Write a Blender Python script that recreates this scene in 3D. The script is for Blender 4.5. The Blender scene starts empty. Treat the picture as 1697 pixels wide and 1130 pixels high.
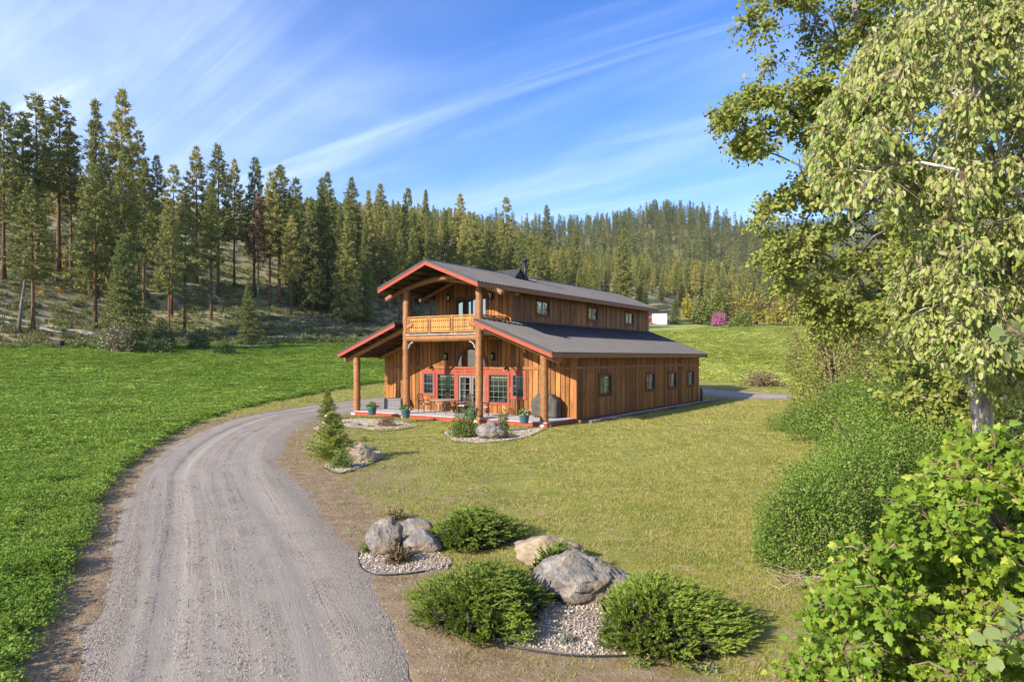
import bpy, bmesh, math, random
import numpy as np
from mathutils import Vector, Matrix, noise as mnoise
R = math.radians
random.seed(7)
rng = np.random.default_rng(11)
scene = bpy.context.scene
C = scene.collection

# ------------------------------------------------------------------ camera
CH = 3.25
cd = bpy.data.cameras.new('camera'); cam = bpy.data.objects.new('camera', cd); C.objects.link(cam)
cd.sensor_width = 36.0; cd.lens = 36.0 * 1131 / 1697
cd.shift_y = 26.0 / 1697
cd.clip_start = 0.05; cd.clip_end = 9000
cam.location = (0, 0, CH); cam.rotation_euler = (R(90), 0, 0)
scene.camera = cam

# ------------------------------------------------------------------ sky + sun
SUN_EL = 26.0
SUN_AZ = 49.6            # the light travels towards this bearing (degrees right of +Y)
world = bpy.data.worlds.new('World'); scene.world = world; world.use_nodes = True
nt = world.node_tree; nt.nodes.clear()
def wn(t, **k):
    n = nt.nodes.new(t)
    for a, b in k.items(): setattr(n, a, b)
    return n
def wmath(op, a, b=None, clamp=False):
    n = wn('ShaderNodeMath', operation=op, use_clamp=clamp)
    for i, v in enumerate((a, b)):
        if v is None: continue
        if isinstance(v, (int, float)): n.inputs[i].default_value = v
        else: nt.links.new(v, n.inputs[i])
    return n.outputs[0]
sky = wn('ShaderNodeTexSky', sky_type='NISHITA', sun_disc=False)
sky.sun_elevation = R(SUN_EL); sky.sun_rotation = R(SUN_AZ + 180.0)
sky.altitude = 600; sky.air_density = 1.0; sky.dust_density = 0.6; sky.ozone_density = 3.0
tc = wn('ShaderNodeTexCoord')
sep = wn('ShaderNodeSeparateXYZ'); nt.links.new(tc.outputs['Generated'], sep.inputs[0])
zz = wmath('ADD', wmath('MAXIMUM', sep.outputs[2], 0.0), 0.16)
cx = wmath('DIVIDE', sep.outputs[0], zz); cy = wmath('DIVIDE', sep.outputs[1], zz)
com = wn('ShaderNodeCombineXYZ'); nt.links.new(cx, com.inputs[0]); nt.links.new(cy, com.inputs[1])
def cloud(rot, sx, sy, scale, detail, rough, dist, lo, hi, off=0.0):
    m = wn('ShaderNodeMapping', vector_type='TEXTURE'); m.inputs['Rotation'].default_value = (0, 0, R(rot)); m.inputs['Scale'].default_value = (1 / sx, 1 / sy, 1); m.inputs['Location'].default_value = (off, off * .7, 0)
    nt.links.new(com.outputs[0], m.inputs[0])
    n = wn('ShaderNodeTexNoise'); n.inputs['Scale'].default_value = scale; n.inputs['Detail'].default_value = detail
    n.inputs['Roughness'].default_value = rough; n.inputs['Distortion'].default_value = dist
    nt.links.new(m.outputs[0], n.inputs['Vector'])
    mr = wn('ShaderNodeMapRange', interpolation_type='SMOOTHSTEP'); mr.inputs[1].default_value = lo; mr.inputs[2].default_value = hi
    nt.links.new(n.outputs[0], mr.inputs[0]); return mr.outputs[0]
broad = cloud(-38, 0.35, 0.75, 1.1, 5, 0.55, 0.6, 0.32, 0.70, 3.1)
streak = cloud(-42, 0.35, 1.7, 1.5, 10, 0.64, 0.8, 0.30, 0.78, 7.7)
wisp = cloud(-32, 0.22, 2.6, 1.7, 8, 0.6, 0.5, 0.50, 0.82, 1.3)
mask = wmath('ADD', wmath('MULTIPLY', broad, wmath('ADD', wmath('MULTIPLY', streak, 0.75), 0.30)), wmath('MULTIPLY', wisp, 0.70), True)
mask = wmath('MULTIPLY', mask, 0.68)
hs = wn('ShaderNodeHueSaturation'); hs.inputs['Saturation'].default_value = 1.30; hs.inputs['Value'].default_value = 1.0; hs.inputs['Hue'].default_value = 0.515
nt.links.new(sky.outputs[0], hs.inputs['Color'])
mix = wn('ShaderNodeMix', data_type='RGBA'); nt.links.new(mask, mix.inputs[0]); nt.links.new(hs.outputs[0], mix.inputs[6])
mix.inputs[7].default_value = (4.3, 5.0, 6.5, 1)
bg = wn('ShaderNodeBackground'); bg.inputs[1].default_value = 0.14
nt.links.new(mix.outputs[2], bg.inputs[0])
wo = wn('ShaderNodeOutputWorld'); nt.links.new(bg.outputs[0], wo.inputs[0])

sd = bpy.data.lights.new('sun', 'SUN'); sun = bpy.data.objects.new('sun', sd); C.objects.link(sun)
sd.energy = 4.6; sd.angle = R(0.55); sd.color = (1.0, 0.90, 0.74)
sdir = Vector((math.sin(R(SUN_AZ)) * math.cos(R(SUN_EL)), math.cos(R(SUN_AZ)) * math.cos(R(SUN_EL)), -math.sin(R(SUN_EL))))
sun.rotation_euler = sdir.to_track_quat('-Z', 'Y').to_euler(); sun.location = (-30, -30, 40)

vs = scene.view_settings
vs.view_transform = 'Standard'; vs.look = 'None'; vs.gamma = 1.0; vs.use_curve_mapping = False
vs.exposure = 0.95
cy_ = scene.cycles
cy_.max_bounces = 6; cy_.diffuse_bounces = 3; cy_.glossy_bounces = 3; cy_.transmission_bounces = 4; cy_.transparent_max_bounces = 6; cy_.volume_bounces = 0
cy_.caustics_reflective = False; cy_.caustics_refractive = False
cy_.use_adaptive_sampling = True; cy_.adaptive_threshold = 0.015
cy_.use_denoising = True; cy_.denoiser = 'OPENIMAGEDENOISE'; cy_.denoising_input_passes = 'RGB_ALBEDO_NORMAL'; cy_.denoising_prefilter = 'ACCURATE'
world.cycles.sampling_method = 'MANUAL'; world.cycles.sample_map_resolution = 512

# ------------------------------------------------------------------ material helpers
def newmat(name):
    m = bpy.data.materials.new(name); m.use_nodes = True; m.node_tree.nodes.clear(); return m, m.node_tree
def N(t, typ, **k):
    n = t.nodes.new(typ)
    for a, b in k.items(): setattr(n, a, b)
    return n
def L(t, a, b): t.links.new(a, b)
def rgba(c): return (c[0], c[1], c[2], 1)
def mth(t, op, a, b=None, clamp=False):
    n = N(t, 'ShaderNodeMath', operation=op, use_clamp=clamp)
    for i, v in enumerate((a, b)):
        if v is None: continue
        if isinstance(v, (int, float)): n.inputs[i].default_value = v
        else: L(t, v, n.inputs[i])
    return n.outputs[0]
def noise(t, vec, scale, detail=5, rough=.55, dist=0.):
    n = N(t, 'ShaderNodeTexNoise'); n.inputs['Scale'].default_value = scale; n.inputs['Detail'].default_value = detail
    n.inputs['Roughness'].default_value = rough; n.inputs['Distortion'].default_value = dist
    if vec is not None: L(t, vec, n.inputs['Vector'])
    return n.outputs[0]
def smooth(t, v, lo, hi):
    mr = N(t, 'ShaderNodeMapRange', interpolation_type='SMOOTHSTEP'); mr.inputs[1].default_value = lo; mr.inputs[2].default_value = hi
    L(t, v, mr.inputs[0]); return mr.outputs[0]
def mixc(t, f, a, b, blend='MIX'):
    n = N(t, 'ShaderNodeMix', data_type='RGBA', blend_type=blend)
    if isinstance(f, (int, float)): n.inputs[0].default_value = f
    else: L(t, f, n.inputs[0])
    for i, v in ((6, a), (7, b)):
        if isinstance(v, tuple): n.inputs[i].default_value = rgba(v)
        else: L(t, v, n.inputs[i])
    return n.outputs[2]
def mapping(t, vec, scale):
    m = N(t, 'ShaderNodeMapping'); m.inputs['Scale'].default_value = scale; L(t, vec, m.inputs[0]); return m.outputs[0]
def value_shift(t, col, fac, amt):           # brighten/darken a colour by +-amt from a 0..1 factor
    h = N(t, 'ShaderNodeHueSaturation'); L(t, col, h.inputs['Color'])
    L(t, mth(t, 'ADD', mth(t, 'MULTIPLY', fac, 2 * amt), 1 - amt), h.inputs['Value']); return h.outputs[0]
def finish(t, col, rough=.8, bump=None, bstr=.3, bdist=.02, spec=.3, metal=0., extra=None):
    p = N(t, 'ShaderNodeBsdfPrincipled')
    if isinstance(col, tuple): p.inputs['Base Color'].default_value = rgba(col)
    else: L(t, col, p.inputs['Base Color'])
    if isinstance(rough, (int, float)): p.inputs['Roughness'].default_value = rough
    else: L(t, rough, p.inputs['Roughness'])
    p.inputs['Specular IOR Level'].default_value = spec; p.inputs['Metallic'].default_value = metal
    if bump is not None:
        b = N(t, 'ShaderNodeBump'); b.inputs['Strength'].default_value = bstr; b.inputs['Distance'].default_value = bdist
        L(t, bump, b.inputs['Height']); L(t, b.outputs[0], p.inputs['Normal'])
    o = N(t, 'ShaderNodeOutputMaterial'); L(t, p.outputs[0], o.inputs[0]); return p
def pmat(name, c1, c2, scale=5., stretch=(1, 1, 1), rough=.8, bump=.0, bdist=.02, rnd=0., coord='pos', detail=6, spec=.3, metal=0., lo=.35, hi=.65, dist=0.):
    m, t = newmat(name)
    if coord == 'pos': v = N(t, 'ShaderNodeNewGeometry').outputs['Position']
    else: v = N(t, 'ShaderNodeTexCoord').outputs['Object']
    v = mapping(t, v, stretch)
    oi = N(t, 'ShaderNodeObjectInfo')
    if rnd:
        a = N(t, 'ShaderNodeVectorMath', operation='ADD'); L(t, v, a.inputs[0])
        cmb = N(t, 'ShaderNodeCombineXYZ'); L(t, mth(t, 'MULTIPLY', oi.outputs['Random'], 37.), cmb.inputs[0]); L(t, mth(t, 'MULTIPLY', oi.outputs['Random'], 91.), cmb.inputs[1])
        L(t, cmb.outputs[0], a.inputs[1]); v = a.outputs[0]
    n = noise(t, v, scale, detail, .6, dist)
    col = mixc(t, smooth(t, n, lo, hi), c1, c2)
    if rnd: col = value_shift(t, col, oi.outputs['Random'], rnd)
    finish(t, col, rough, n if bump else None, bump, bdist, spec, metal); return m
def plain(name, c, rough=.6, spec=.4, metal=0.):
    return pmat(name, tuple(x * .9 for x in c), c, 9., rough=rough, spec=spec, metal=metal)
def leafmat(name, c1, c2, trans=.25, c3=None, loc=False, big=.35, rough=.55, rnd=.25, spec=.3, tcol=None, back=None, c3at=.80):
    """leaf colour from a per-leaf random value and a slow noise through the crown; thin translucent blades"""
    m, t = newmat(name)
    g = N(t, 'ShaderNodeNewGeometry'); oi = N(t, 'ShaderNodeObjectInfo')
    pos = oi.outputs['Location'] if loc else g.outputs['Position']
    n = noise(t, pos, big, 4)
    rp = g.outputs['Random Per Island']
    f = mth(t, 'ADD', mth(t, 'MULTIPLY', smooth(t, n, .3, .7), .55), mth(t, 'MULTIPLY', rp, .45))
    col = mixc(t, f, c1, c2)
    if c3: col = mixc(t, mth(t, 'MULTIPLY', mth(t, 'GREATER_THAN', rp, c3at), .8), col, c3)
    col = value_shift(t, col, oi.outputs['Random'], rnd)
    if back: col = mixc(t, g.outputs['Backfacing'], col, back)
    p = N(t, 'ShaderNodeBsdfPrincipled'); L(t, col, p.inputs['Base Color']); p.inputs['Roughness'].default_value = rough; p.inputs['Specular IOR Level'].default_value = spec
    tr = N(t, 'ShaderNodeBsdfTranslucent'); L(t, mixc(t, .5, col, tcol or c2), tr.inputs[0])
    mx = N(t, 'ShaderNodeMixShader'); mx.inputs[0].default_value = trans; L(t, p.outputs[0], mx.inputs[1]); L(t, tr.outputs[0], mx.inputs[2])
    o = N(t, 'ShaderNodeOutputMaterial'); L(t, mx.outputs[0], o.inputs[0]); return m

# ------------------------------------------------------------------ object helpers
def tag(o, label=None, cat=None, group=None, kind=None):
    if label: o['label'] = label
    if cat: o['category'] = cat
    if group: o['group'] = group
    if kind: o['kind'] = kind
    return o
def empty(name, loc=(0, 0, 0), rz=0., parent=None):
    o = bpy.data.objects.new(name, None); C.objects.link(o); o.location = loc; o.rotation_euler = (0, 0, rz); o.parent = parent
    o.empty_display_size = .2; return o
def link(name, me, parent=None, loc=(0, 0, 0), rot=(0, 0, 0), scl=(1, 1, 1)):
    o = bpy.data.objects.new(name, me); C.objects.link(o); o.location = loc; o.rotation_euler = rot; o.scale = scl; o.parent = parent; return o
def npmesh(name, V, F, mat, smooth_=False):
    """V (n,3), F (m,k) arrays -> mesh datablock"""
    V = np.asarray(V, np.float32); F = np.asarray(F, np.int32)
    me = bpy.data.meshes.new(name); k = F.shape[1]
    me.vertices.add(len(V)); me.vertices.foreach_set('co', V.ravel())
    me.loops.add(F.size); me.loops.foreach_set('vertex_index', F.ravel())
    me.polygons.add(len(F)); me.polygons.foreach_set('loop_start', np.arange(0, F.size, k, dtype=np.int32))
    me.polygons.foreach_set('loop_total', np.full(len(F), k, np.int32))
    me.update(calc_edges=True)
    if smooth_: me.polygons.foreach_set('use_smooth', np.ones(len(F), bool))
    if mat: me.materials.append(mat)
    return me
class MB:
    def __init__(s): s.v = []; s.f = []
    def add(s, v, f):
        o = len(s.v); s.v += [tuple(p) for p in v]; s.f += [tuple(i + o for i in q) for q in f]; return s
    def box(s, x0, x1, y0, y1, z0, z1):
        return s.add([(x0, y0, z0), (x1, y0, z0), (x1, y1, z0), (x0, y1, z0), (x0, y0, z1), (x1, y0, z1), (x1, y1, z1), (x0, y1, z1)],
                     [(0, 3, 2, 1), (4, 5, 6, 7), (0, 1, 5, 4), (1, 2, 6, 5), (2, 3, 7, 6), (3, 0, 4, 7)])
    def prism(s, pts, d):                       # polygon (3-D points) extruded by vector d
        n = len(pts); d = Vector(d); v = [Vector(p) for p in pts]; v += [p + d for p in v]
        return s.add(v, [tuple(range(n))[::-1], tuple(range(n, 2 * n))] + [(i, (i + 1) % n, n + (i + 1) % n, n + i) for i in range(n)])
    def tube(s, path, rad, seg=8, jit=0., cap=True, seed=0):
        path = [Vector(p) for p in path]; n = len(path)
        rad = [rad] * n if isinstance(rad, (int, float)) else list(rad)
        o = len(s.v); prev = None; rr = random.Random(seed)
        for i, p in enumerate(path):
            d = (path[min(i + 1, n - 1)] - path[max(i - 1, 0)]).normalized()
            if prev is None: a = d.orthogonal().normalized()
            else: a = (prev - d * prev.dot(d)).normalized()
            prev = a; b = d.cross(a)
            for k in range(seg):
                t = 2 * math.pi * k / seg; r = rad[i] * (1 + rr.uniform(-jit, jit))
                s.v.append(tuple(p + (a * math.cos(t) + b * math.sin(t)) * r))
        for i in range(n - 1):
            for k in range(seg):
                s.f.append((o + i * seg + k, o + i * seg + (k + 1) % seg, o + (i + 1) * seg + (k + 1) % seg, o + (i + 1) * seg + k))
        if cap: s.f.append(tuple(o + k for k in range(seg))[::-1]); s.f.append(tuple(o + (n - 1) * seg + k for k in range(seg)))
        return s
    def lathe(s, prof, seg=16, c=(0, 0, 0)):    # (r,z) profile, closed ends
        o = len(s.v)
        for r, z in prof:
            for k in range(seg): s.v.append((c[0] + r * math.cos(2 * math.pi * k / seg), c[1] + r * math.sin(2 * math.pi * k / seg), c[2] + z))
        for i in range(len(prof) - 1):
            for k in range(seg): s.f.append((o + i * seg + k, o + i * seg + (k + 1) % seg, o + (i + 1) * seg + (k + 1) % seg, o + (i + 1) * seg + k))
        s.f.append(tuple(o + k for k in range(seg))[::-1]); s.f.append(tuple(o + (len(prof) - 1) * seg + k for k in range(seg))); return s
    def mesh(s, name, mat, sm=False):
        me = bpy.data.meshes.new(name); me.from_pydata(s.v, [], s.f); me.update()
        if sm:
            me.polygons.foreach_set('use_smooth', np.ones(len(me.polygons), bool))
        me.materials.append(mat); return me
    def build(s, name, mat, parent=None, sm=False, loc=(0, 0, 0), rot=(0, 0, 0)):
        return link(name, s.mesh(name, mat, sm), parent, loc, rot)
_cube = {}
def bx(name, mat, parent, x0, x1, y0, y1, z0, z1):
    """a box piece that shares one unit-cube mesh per material"""
    if mat.name not in _cube: _cube[mat.name] = MB().box(-.5, .5, -.5, .5, -.5, .5).mesh('piece', mat)
    return link(name, _cube[mat.name], parent, ((x0 + x1) / 2, (y0 + y1) / 2, (z0 + z1) / 2), (0, 0, 0), (abs(x1 - x0), abs(y1 - y0), abs(z1 - z0)))
def copy_tree(o, parent=None, name=None):
    c = o.copy(); C.objects.link(c); c.parent = parent
    for ch in o.children: copy_tree(ch, c)
    return c
_gn = {}
def scatter(name, pts, rots, scl, protos, kind_label=None, cat=None):
    """one 'stuff' object: instances of prototype meshes on a cloud of points (geometry nodes)"""
    n = len(pts)
    me = bpy.data.meshes.new(name); me.vertices.add(n); me.vertices.foreach_set('co', np.asarray(pts, np.float32).ravel())
    a = me.attributes.new('rot', 'FLOAT_VECTOR', 'POINT'); a.data.foreach_set('vector', np.asarray(rots, np.float32).ravel())
    sc = np.asarray(scl, np.float32)
    if sc.ndim == 1: sc = np.repeat(sc[:, None], 3, 1)
    a = me.attributes.new('scl', 'FLOAT_VECTOR', 'POINT'); a.data.foreach_set('vector', np.ascontiguousarray(sc).ravel())
    a = me.attributes.new('idx', 'INT', 'POINT'); a.data.foreach_set('value', rng.integers(0, len(protos), n).astype(np.int32))
    o = link(name, me)
    col = bpy.data.collections.new(name + '_shapes')
    for i, pm in enumerate(protos):
        po = bpy.data.objects.new('%s_shape' % name, pm); col.objects.link(po)
    g = bpy.data.node_groups.new(name, 'GeometryNodeTree')
    g.interface.new_socket('Geometry', in_out='INPUT', socket_type='NodeSocketGeometry'); g.interface.new_socket('Geometry', in_out='OUTPUT', socket_type='NodeSocketGeometry')
    gi = g.nodes.new('NodeGroupInput'); go = g.nodes.new('NodeGroupOutput')
    ci = g.nodes.new('GeometryNodeCollectionInfo'); ci.inputs['Collection'].default_value = col; ci.inputs['Separate Children'].default_value = True; ci.inputs['Reset Children'].default_value = True
    ip = g.nodes.new('GeometryNodeInstanceOnPoints'); ip.inputs['Pick Instance'].default_value = True
    def at(nm, dt):
        x = g.nodes.new('GeometryNodeInputNamedAttribute'); x.data_type = dt; x.inputs[0].default_value = nm; return x.outputs[0]
    g.links.new(gi.outputs[0], ip.inputs['Points']); g.links.new(ci.outputs[0], ip.inputs['Instance'])
    g.links.new(at('idx', 'INT'), ip.inputs['Instance Index'])
    e2r = g.nodes.new('FunctionNodeEulerToRotation'); g.links.new(at('rot', 'FLOAT_VECTOR'), e2r.inputs[0]); g.links.new(e2r.outputs[0], ip.inputs['Rotation'])
    g.links.new(at('scl', 'FLOAT_VECTOR'), ip.inputs['Scale']); g.links.new(ip.outputs[0], go.inputs[0])
    md = o.modifiers.new('scatter', 'NODES'); md.node_group = g
    return tag(o, kind_label, cat, None, 'stuff')
def unit(v): return v / (np.linalg.norm(v, axis=-1, keepdims=True) + 1e-9)
def blades(P, D, ln, wd, bend=None, quad=True):
    """leaf/needle blades: base P, direction D, length ln, width wd -> V, F (triangles, or folded 4-point diamonds)"""
    n = len(P); D = unit(D); S = unit(np.cross(D, rng.normal(size=(n, 3)))); ln = np.broadcast_to(ln, n)[:, None]; wd = np.broadcast_to(wd, n)[:, None]
    if quad:
        nrm = np.cross(D, S)
        V = np.stack([P, P + D * ln * .42 + S * wd * .5 + nrm * wd * .12, P + D * ln, P + D * ln * .42 - S * wd * .5 + nrm * wd * .12], 1).reshape(-1, 3)
        b = np.arange(n)[:, None] * 4; F = np.concatenate([b + np.array([[0, 1, 2]]), b + np.array([[0, 2, 3]])], 0)
    else:
        V = np.stack([P - S * wd * .5, P + S * wd * .5, P + D * ln], 1).reshape(-1, 3); F = np.arange(3 * n).reshape(-1, 3)
    return V, F
def join(parts):
    Vs, Fs, o = [], [], 0
    for V, F in parts: Vs.append(V); Fs.append(F + o); o += len(V)
    return np.concatenate(Vs), np.concatenate(Fs)
def rdir(n): return unit(rng.normal(size=(n, 3)))
# ------------------------------------------------------------------ lie of the land
TH = R(33.5); U2 = np.array([math.sin(TH), math.cos(TH)]); R2 = np.array([math.cos(TH), -math.sin(TH)])
HO = np.array([3.22, 34.4]) - 6.096 * R2                      # the house frame's origin on the ground
def HW(lx, ly): p = HO + R2 * lx + U2 * ly; return float(p[0]), float(p[1])
def sp(x, w): return w * np.logaddexp(0, x / w)
def sstep(x, a, b): t = np.clip((x - a) / (b - a), 0, 1); return t * t * (3 - 2 * t)
DRIVE = [(-.2, -3.), (-1.5, 2.5), (-2.6, 6.8), (-4.9, 11.9), (-8.3, 19.), (-10.5, 25.5), (-11.5, 31.), (-11.6, 36.5), (-10.2, 42.), (-6.9, 48.), (-2.5, 54.5), (3., 60.), (9., 62.), (14.5, 59.), (18., 54.), (22., 51.), (29., 50.)]
CROP = [(-2.2, -6.), (-3.3, 2.), (-4.75, 6.5), (-6.0, 9.), (-7.6, 12.2), (-10.3, 17.6), (-12.4, 23.), (-14.5, 30.), (-15.5, 36.), (-15.7, 42.), (-15.3, 47.5), (-14.2, 54.), (-11.5, 61.), (-6., 68.), (2., 73.), (12., 73.), (20., 68.), (25., 62.), (33., 59.)]
CREEK = [(3.3, -6.), (3.6, 3.), (4.4, 7.5), (5.3, 10.5), (6.8, 14.), (9.6, 19.), (13., 26.), (17., 36.), (21., 47.), (26., 58.), (35., 80.), (50., 112.), (75., 165.), (104., 228.)]
def cat_rom(pts, step=.35):
    p = np.array([pts[0]] + list(pts) + [pts[-1]], float); out = []
    for i in range(1, len(p) - 2):
        n = max(2, int(np.linalg.norm(p[i + 1] - p[i]) / step)); t = np.linspace(0, 1, n, endpoint=False)[:, None]
        a, b, c, d = p[i - 1], p[i], p[i + 1], p[i + 2]
        out.append(.5 * (2 * b + (c - a) * t + (2 * a - 5 * b + 4 * c - d) * t ** 2 + (3 * b - a - 3 * c + d) * t ** 3))
    return np.concatenate(out + [p[-1:]])
def line_dist(X, Y, pts):
    """signed distance to a polyline, positive on its right-hand side"""
    P = np.stack([np.ravel(X), np.ravel(Y)], 1); best = np.full(len(P), 1e9); sg = np.ones(len(P))
    q = np.asarray(pts, float)
    for a, b in zip(q[:-1], q[1:]):
        d = b - a; l2 = d @ d; t = np.clip(((P - a) @ d) / l2, 0, 1); e = P - (a + t[:, None] * d); ds = np.hypot(e[:, 0], e[:, 1])
        cr = (P[:, 0] - a[0]) * d[1] - (P[:, 1] - a[1]) * d[0]
        m = ds < best - 1e-9; best[m] = ds[m]; sg[m] = np.sign(cr[m])
    return (best * sg).reshape(np.shape(X))
DRIVE_F = cat_rom(DRIVE, .8); CROP_F = cat_rom(CROP, 1.2); CREEK_F = cat_rom(CREEK, 1.5)
TOE = np.array([-52., 80.]); TN = np.array([-.69, .724]); TT = np.array([.724, .69])
_ph = rng.uniform(0, 6.28, (24, 2)); _fr = rng.normal(size=(24, 2))
def wob(X, Y, s, k0=0, k=8):
    o = 0
    for i in range(k0, k0 + k): o = o + np.sin((X * _fr[i, 0] + Y * _fr[i, 1]) / s + _ph[i, 0])
    return o / math.sqrt(k / 2.)
def toe_d(X, Y): return (X - TOE[0]) * TN[0] + (Y - TOE[1]) * TN[1] - .26 * np.maximum(0, X - 12)
def height(X, Y):
    X = np.asarray(X, float); Y = np.asarray(Y, float)
    Yc = 262 - sp(262 - Y, 18.)
    z = (.112 - .028 * sstep(X, -25, 25)) * sp(Yc - 62, 10.) + .06 * sp(np.clip(-X, -900, 150) - 15, 8.) * sstep(Y, 20, 75)
    # terrace in the field behind the house
    q = (X - 27) * .45 + (Y - 95) * .9; z = z + .9 * sstep(q, -6, 6) * sstep(X, 5, 22) * sstep(Y, 60, 90) - .9 * sstep(Y, 120, 200) * sstep(X, 5, 22)
    d = toe_d(X, Y); tt = (X - TOE[0]) * TT[0] + (Y - TOE[1]) * TT[1]
    dd = np.maximum(d + 1.5 * wob(X, Y, 11., 8), 0)
    s = .37 * (np.sqrt(dd ** 2 + 12 ** 2) - 12)
    cap = 31 - 9 * sstep(tt, 90, 300)
    hill = cap * np.tanh(s / cap) + sstep(d, 2, 20) * (.55 * wob(X, Y, 9., 0) + 1.2 * wob(X, Y, 26., 8))
    z = z + hill
    def bump(cx, cy, h, rx, ry, rot=0.):
        c, s_ = math.cos(R(rot)), math.sin(R(rot)); a = (X - cx) * c + (Y - cy) * s_; b = -(X - cx) * s_ + (Y - cy) * c
        return h * np.exp(-(a / rx) ** 2 - (b / ry) ** 2)
    far = sstep(Y, 300, 520)
    m = bump(180, 840, 112, 130, 300) + bump(15, 790, 52, 100, 260) + bump(-190, 820, 80, 170, 260) + bump(360, 900, 22, 120, 260) + bump(620, 1900, 235, 420, 500) + bump(1250, 1700, 330, 420, 600) + bump(300, 2600, 250, 700, 500) + bump(-900, 1200, 160, 500, 600)
    z = z + m * far + far * 5 * wob(X, Y, 60., 0)
    # shallow creek draw on the right
    cd_ = line_dist(X, Y, CREEK_F); z = z - .7 * sstep(cd_, .5, 5.) * sstep(Y, -20, 5) * (1 - sstep(Y, 60, 130)) + .2 * sstep(cd_, 9, 40) * np.clip(cd_ - 9, 0, 60) * sstep(Y, -80, 10) * (1 - sstep(Y, 120, 300))
    near = 1 - sstep(np.hypot(X, Y), 60, 110)
    z = z + near * .03 * wob(X, Y, 3.1, 0)
    q = HO; lx = (X - q[0]) * R2[0] + (Y - q[1]) * R2[1]; ly = (X - q[0]) * U2[0] + (Y - q[1]) * U2[1]
    pad = sstep(lx, -11, -7) * (1 - sstep(lx, 8, 13)) * sstep(ly, -8, -4) * (1 - sstep(ly, 20, 25))
    return z * (1 - pad) + pad * 0.0
def hz(x, y): return float(height(np.array([x]), np.array([y]))[0])
def at_px(px, py, Y):                       # the point at distance Y that stands at this place of the photograph
    return ((px - 848.5) / 1131. * Y, Y, CH + (591 - py) / 1131. * Y)
def gpx(px, py, z=0.): Y = (CH - z) * 1131. / (py - 591); return ((px - 848.5) / 1131. * Y, Y)

# ground sheet: polar grid around the viewpoint, out past the horizon
ang = np.concatenate([np.arange(-44, 44, .26), np.arange(44, 316, 3.)]); na = len(ang)
rad = [1.0]
while rad[-1] < 6500: rad.append(rad[-1] * (1.016 if rad[-1] < 400 else 1.03) + .02)
rad = np.array(rad); nr = len(rad)
A, RR = np.meshgrid(np.radians(ang), rad, indexing='ij'); GX = RR * np.sin(A); GY = RR * np.cos(A)
GZ = height(GX, GY)
dd_ = line_dist(GX, GY, DRIVE_F)
GZ = GZ - .07 * (1 - sstep(np.abs(dd_), 1.2, 1.75))
V = np.stack([GX, GY, GZ], -1).reshape(-1, 3)
V = np.concatenate([V, [[0, 0, hz(0, 0)]]])
i, j = np.meshgrid(np.arange(na), np.arange(nr - 1), indexing='ij'); i2 = (i + 1) % na
F = np.stack([i * nr + j, i * nr + j + 1, i2 * nr + j + 1, i2 * nr + j], -1).reshape(-1, 4)
F = F[:, ::-1]
def ground_mat():
    m, t = newmat('ground_cover')
    pos = N(t, 'ShaderNodeNewGeometry').outputs['Position']
    def att(n): x = N(t, 'ShaderNodeAttribute'); x.attribute_name = n; return x.outputs['Fac']
    n1 = noise(t, pos, .55, 6, .62); n2 = noise(t, pos, 3.2, 6, .65); n3 = noise(t, pos, 28., 4, .7); n4 = noise(t, pos, .05, 5, .6)
    # lawn: mown grass over thin thatch
    lawn = mixc(t, smooth(t, n1, .36, .62), (.19, .215, .036), (.30, .29, .065))
    lawn = mixc(t, smooth(t, n2, .50, .66), lawn, (.40, .315, .145))
    lawn = mixc(t, mth(t, 'MULTIPLY', smooth(t, n3, .5, .7), .35), lawn, (.09, .11, .018))
    dirt = mixc(t, smooth(t, n2, .35, .65), (.24, .16, .095), (.33, .25, .15))
    dirt = mixc(t, mth(t, 'MULTIPLY', smooth(t, n3, .45, .7), .5), dirt, (.15, .10, .06))
    dry = mth(t, 'ADD', att('w_dry'), mth(t, 'MULTIPLY', mth(t, 'SUBTRACT', n2, .5), 1.5))
    c = mixc(t, smooth(t, dry, .40, .75), lawn, dirt)
    crop = mixc(t, n2, (.12, .18, .024), (.18, .25, .04))
    crop = mixc(t, att('w_mead'), crop, mixc(t, n1, (.26, .31, .06), (.36, .38, .095)))
    c = mixc(t, smooth(t, att('w_crop'), .3, .7), c, crop)
    # hillside: sage, bunch grass, bare ground
    hill = mixc(t, smooth(t, n4, .4, .6), (.25, .25, .085), (.37, .30, .18))
    hill = mixc(t, mth(t, 'MULTIPLY', smooth(t, n1, .48, .62), .8), hill, (.27, .21, .16))
    hill = mixc(t, mth(t, 'MULTIPLY', smooth(t, n2, .5, .66), .55), hill, (.11, .15, .04))
    c = mixc(t, att('w_hill'), c, hill)
    gold = mixc(t, n1, (.19, .165, .06), (.105, .125, .04))
    c = mixc(t, att('w_far'), c, gold)
    bh = mth(t, 'ADD', n3, mth(t, 'MULTIPLY', n2, 1.5))
    finish(t, c, .95, bh, .55, .05, .1); return m
gme = npmesh('ground', V, F, ground_mat(), True)
def w_dry(X, Y):
    d = np.abs(line_dist(X, Y, DRIVE_F)); cr = line_dist(X, Y, CROP_F)
    w = .85 * (1 - sstep(d, 2.2, 3.2)) + .42 * (1 - sstep(d, 3., 8.5)) * (Y < 34) + .10 * (Y < 30)
    w = np.maximum(w, .8 * (1 - sstep(np.hypot((X + .2) / 2.6, (Y - 7.4) / 2.0), .7, 1.25)))
    w = np.maximum(w, .55 * (1 - sstep(np.hypot((X - 3.4) / 1.7, (Y - 7.6) / 2.), .6, 1.3)))
    w = np.maximum(w, .62 * (1 - sstep(np.hypot((X - 4.9) / 1.3, (Y - 10.2) / 1.2), .6, 1.3)))
    return w + .12 * wob(X, Y, 1.1, 4, 6) * .5
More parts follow.
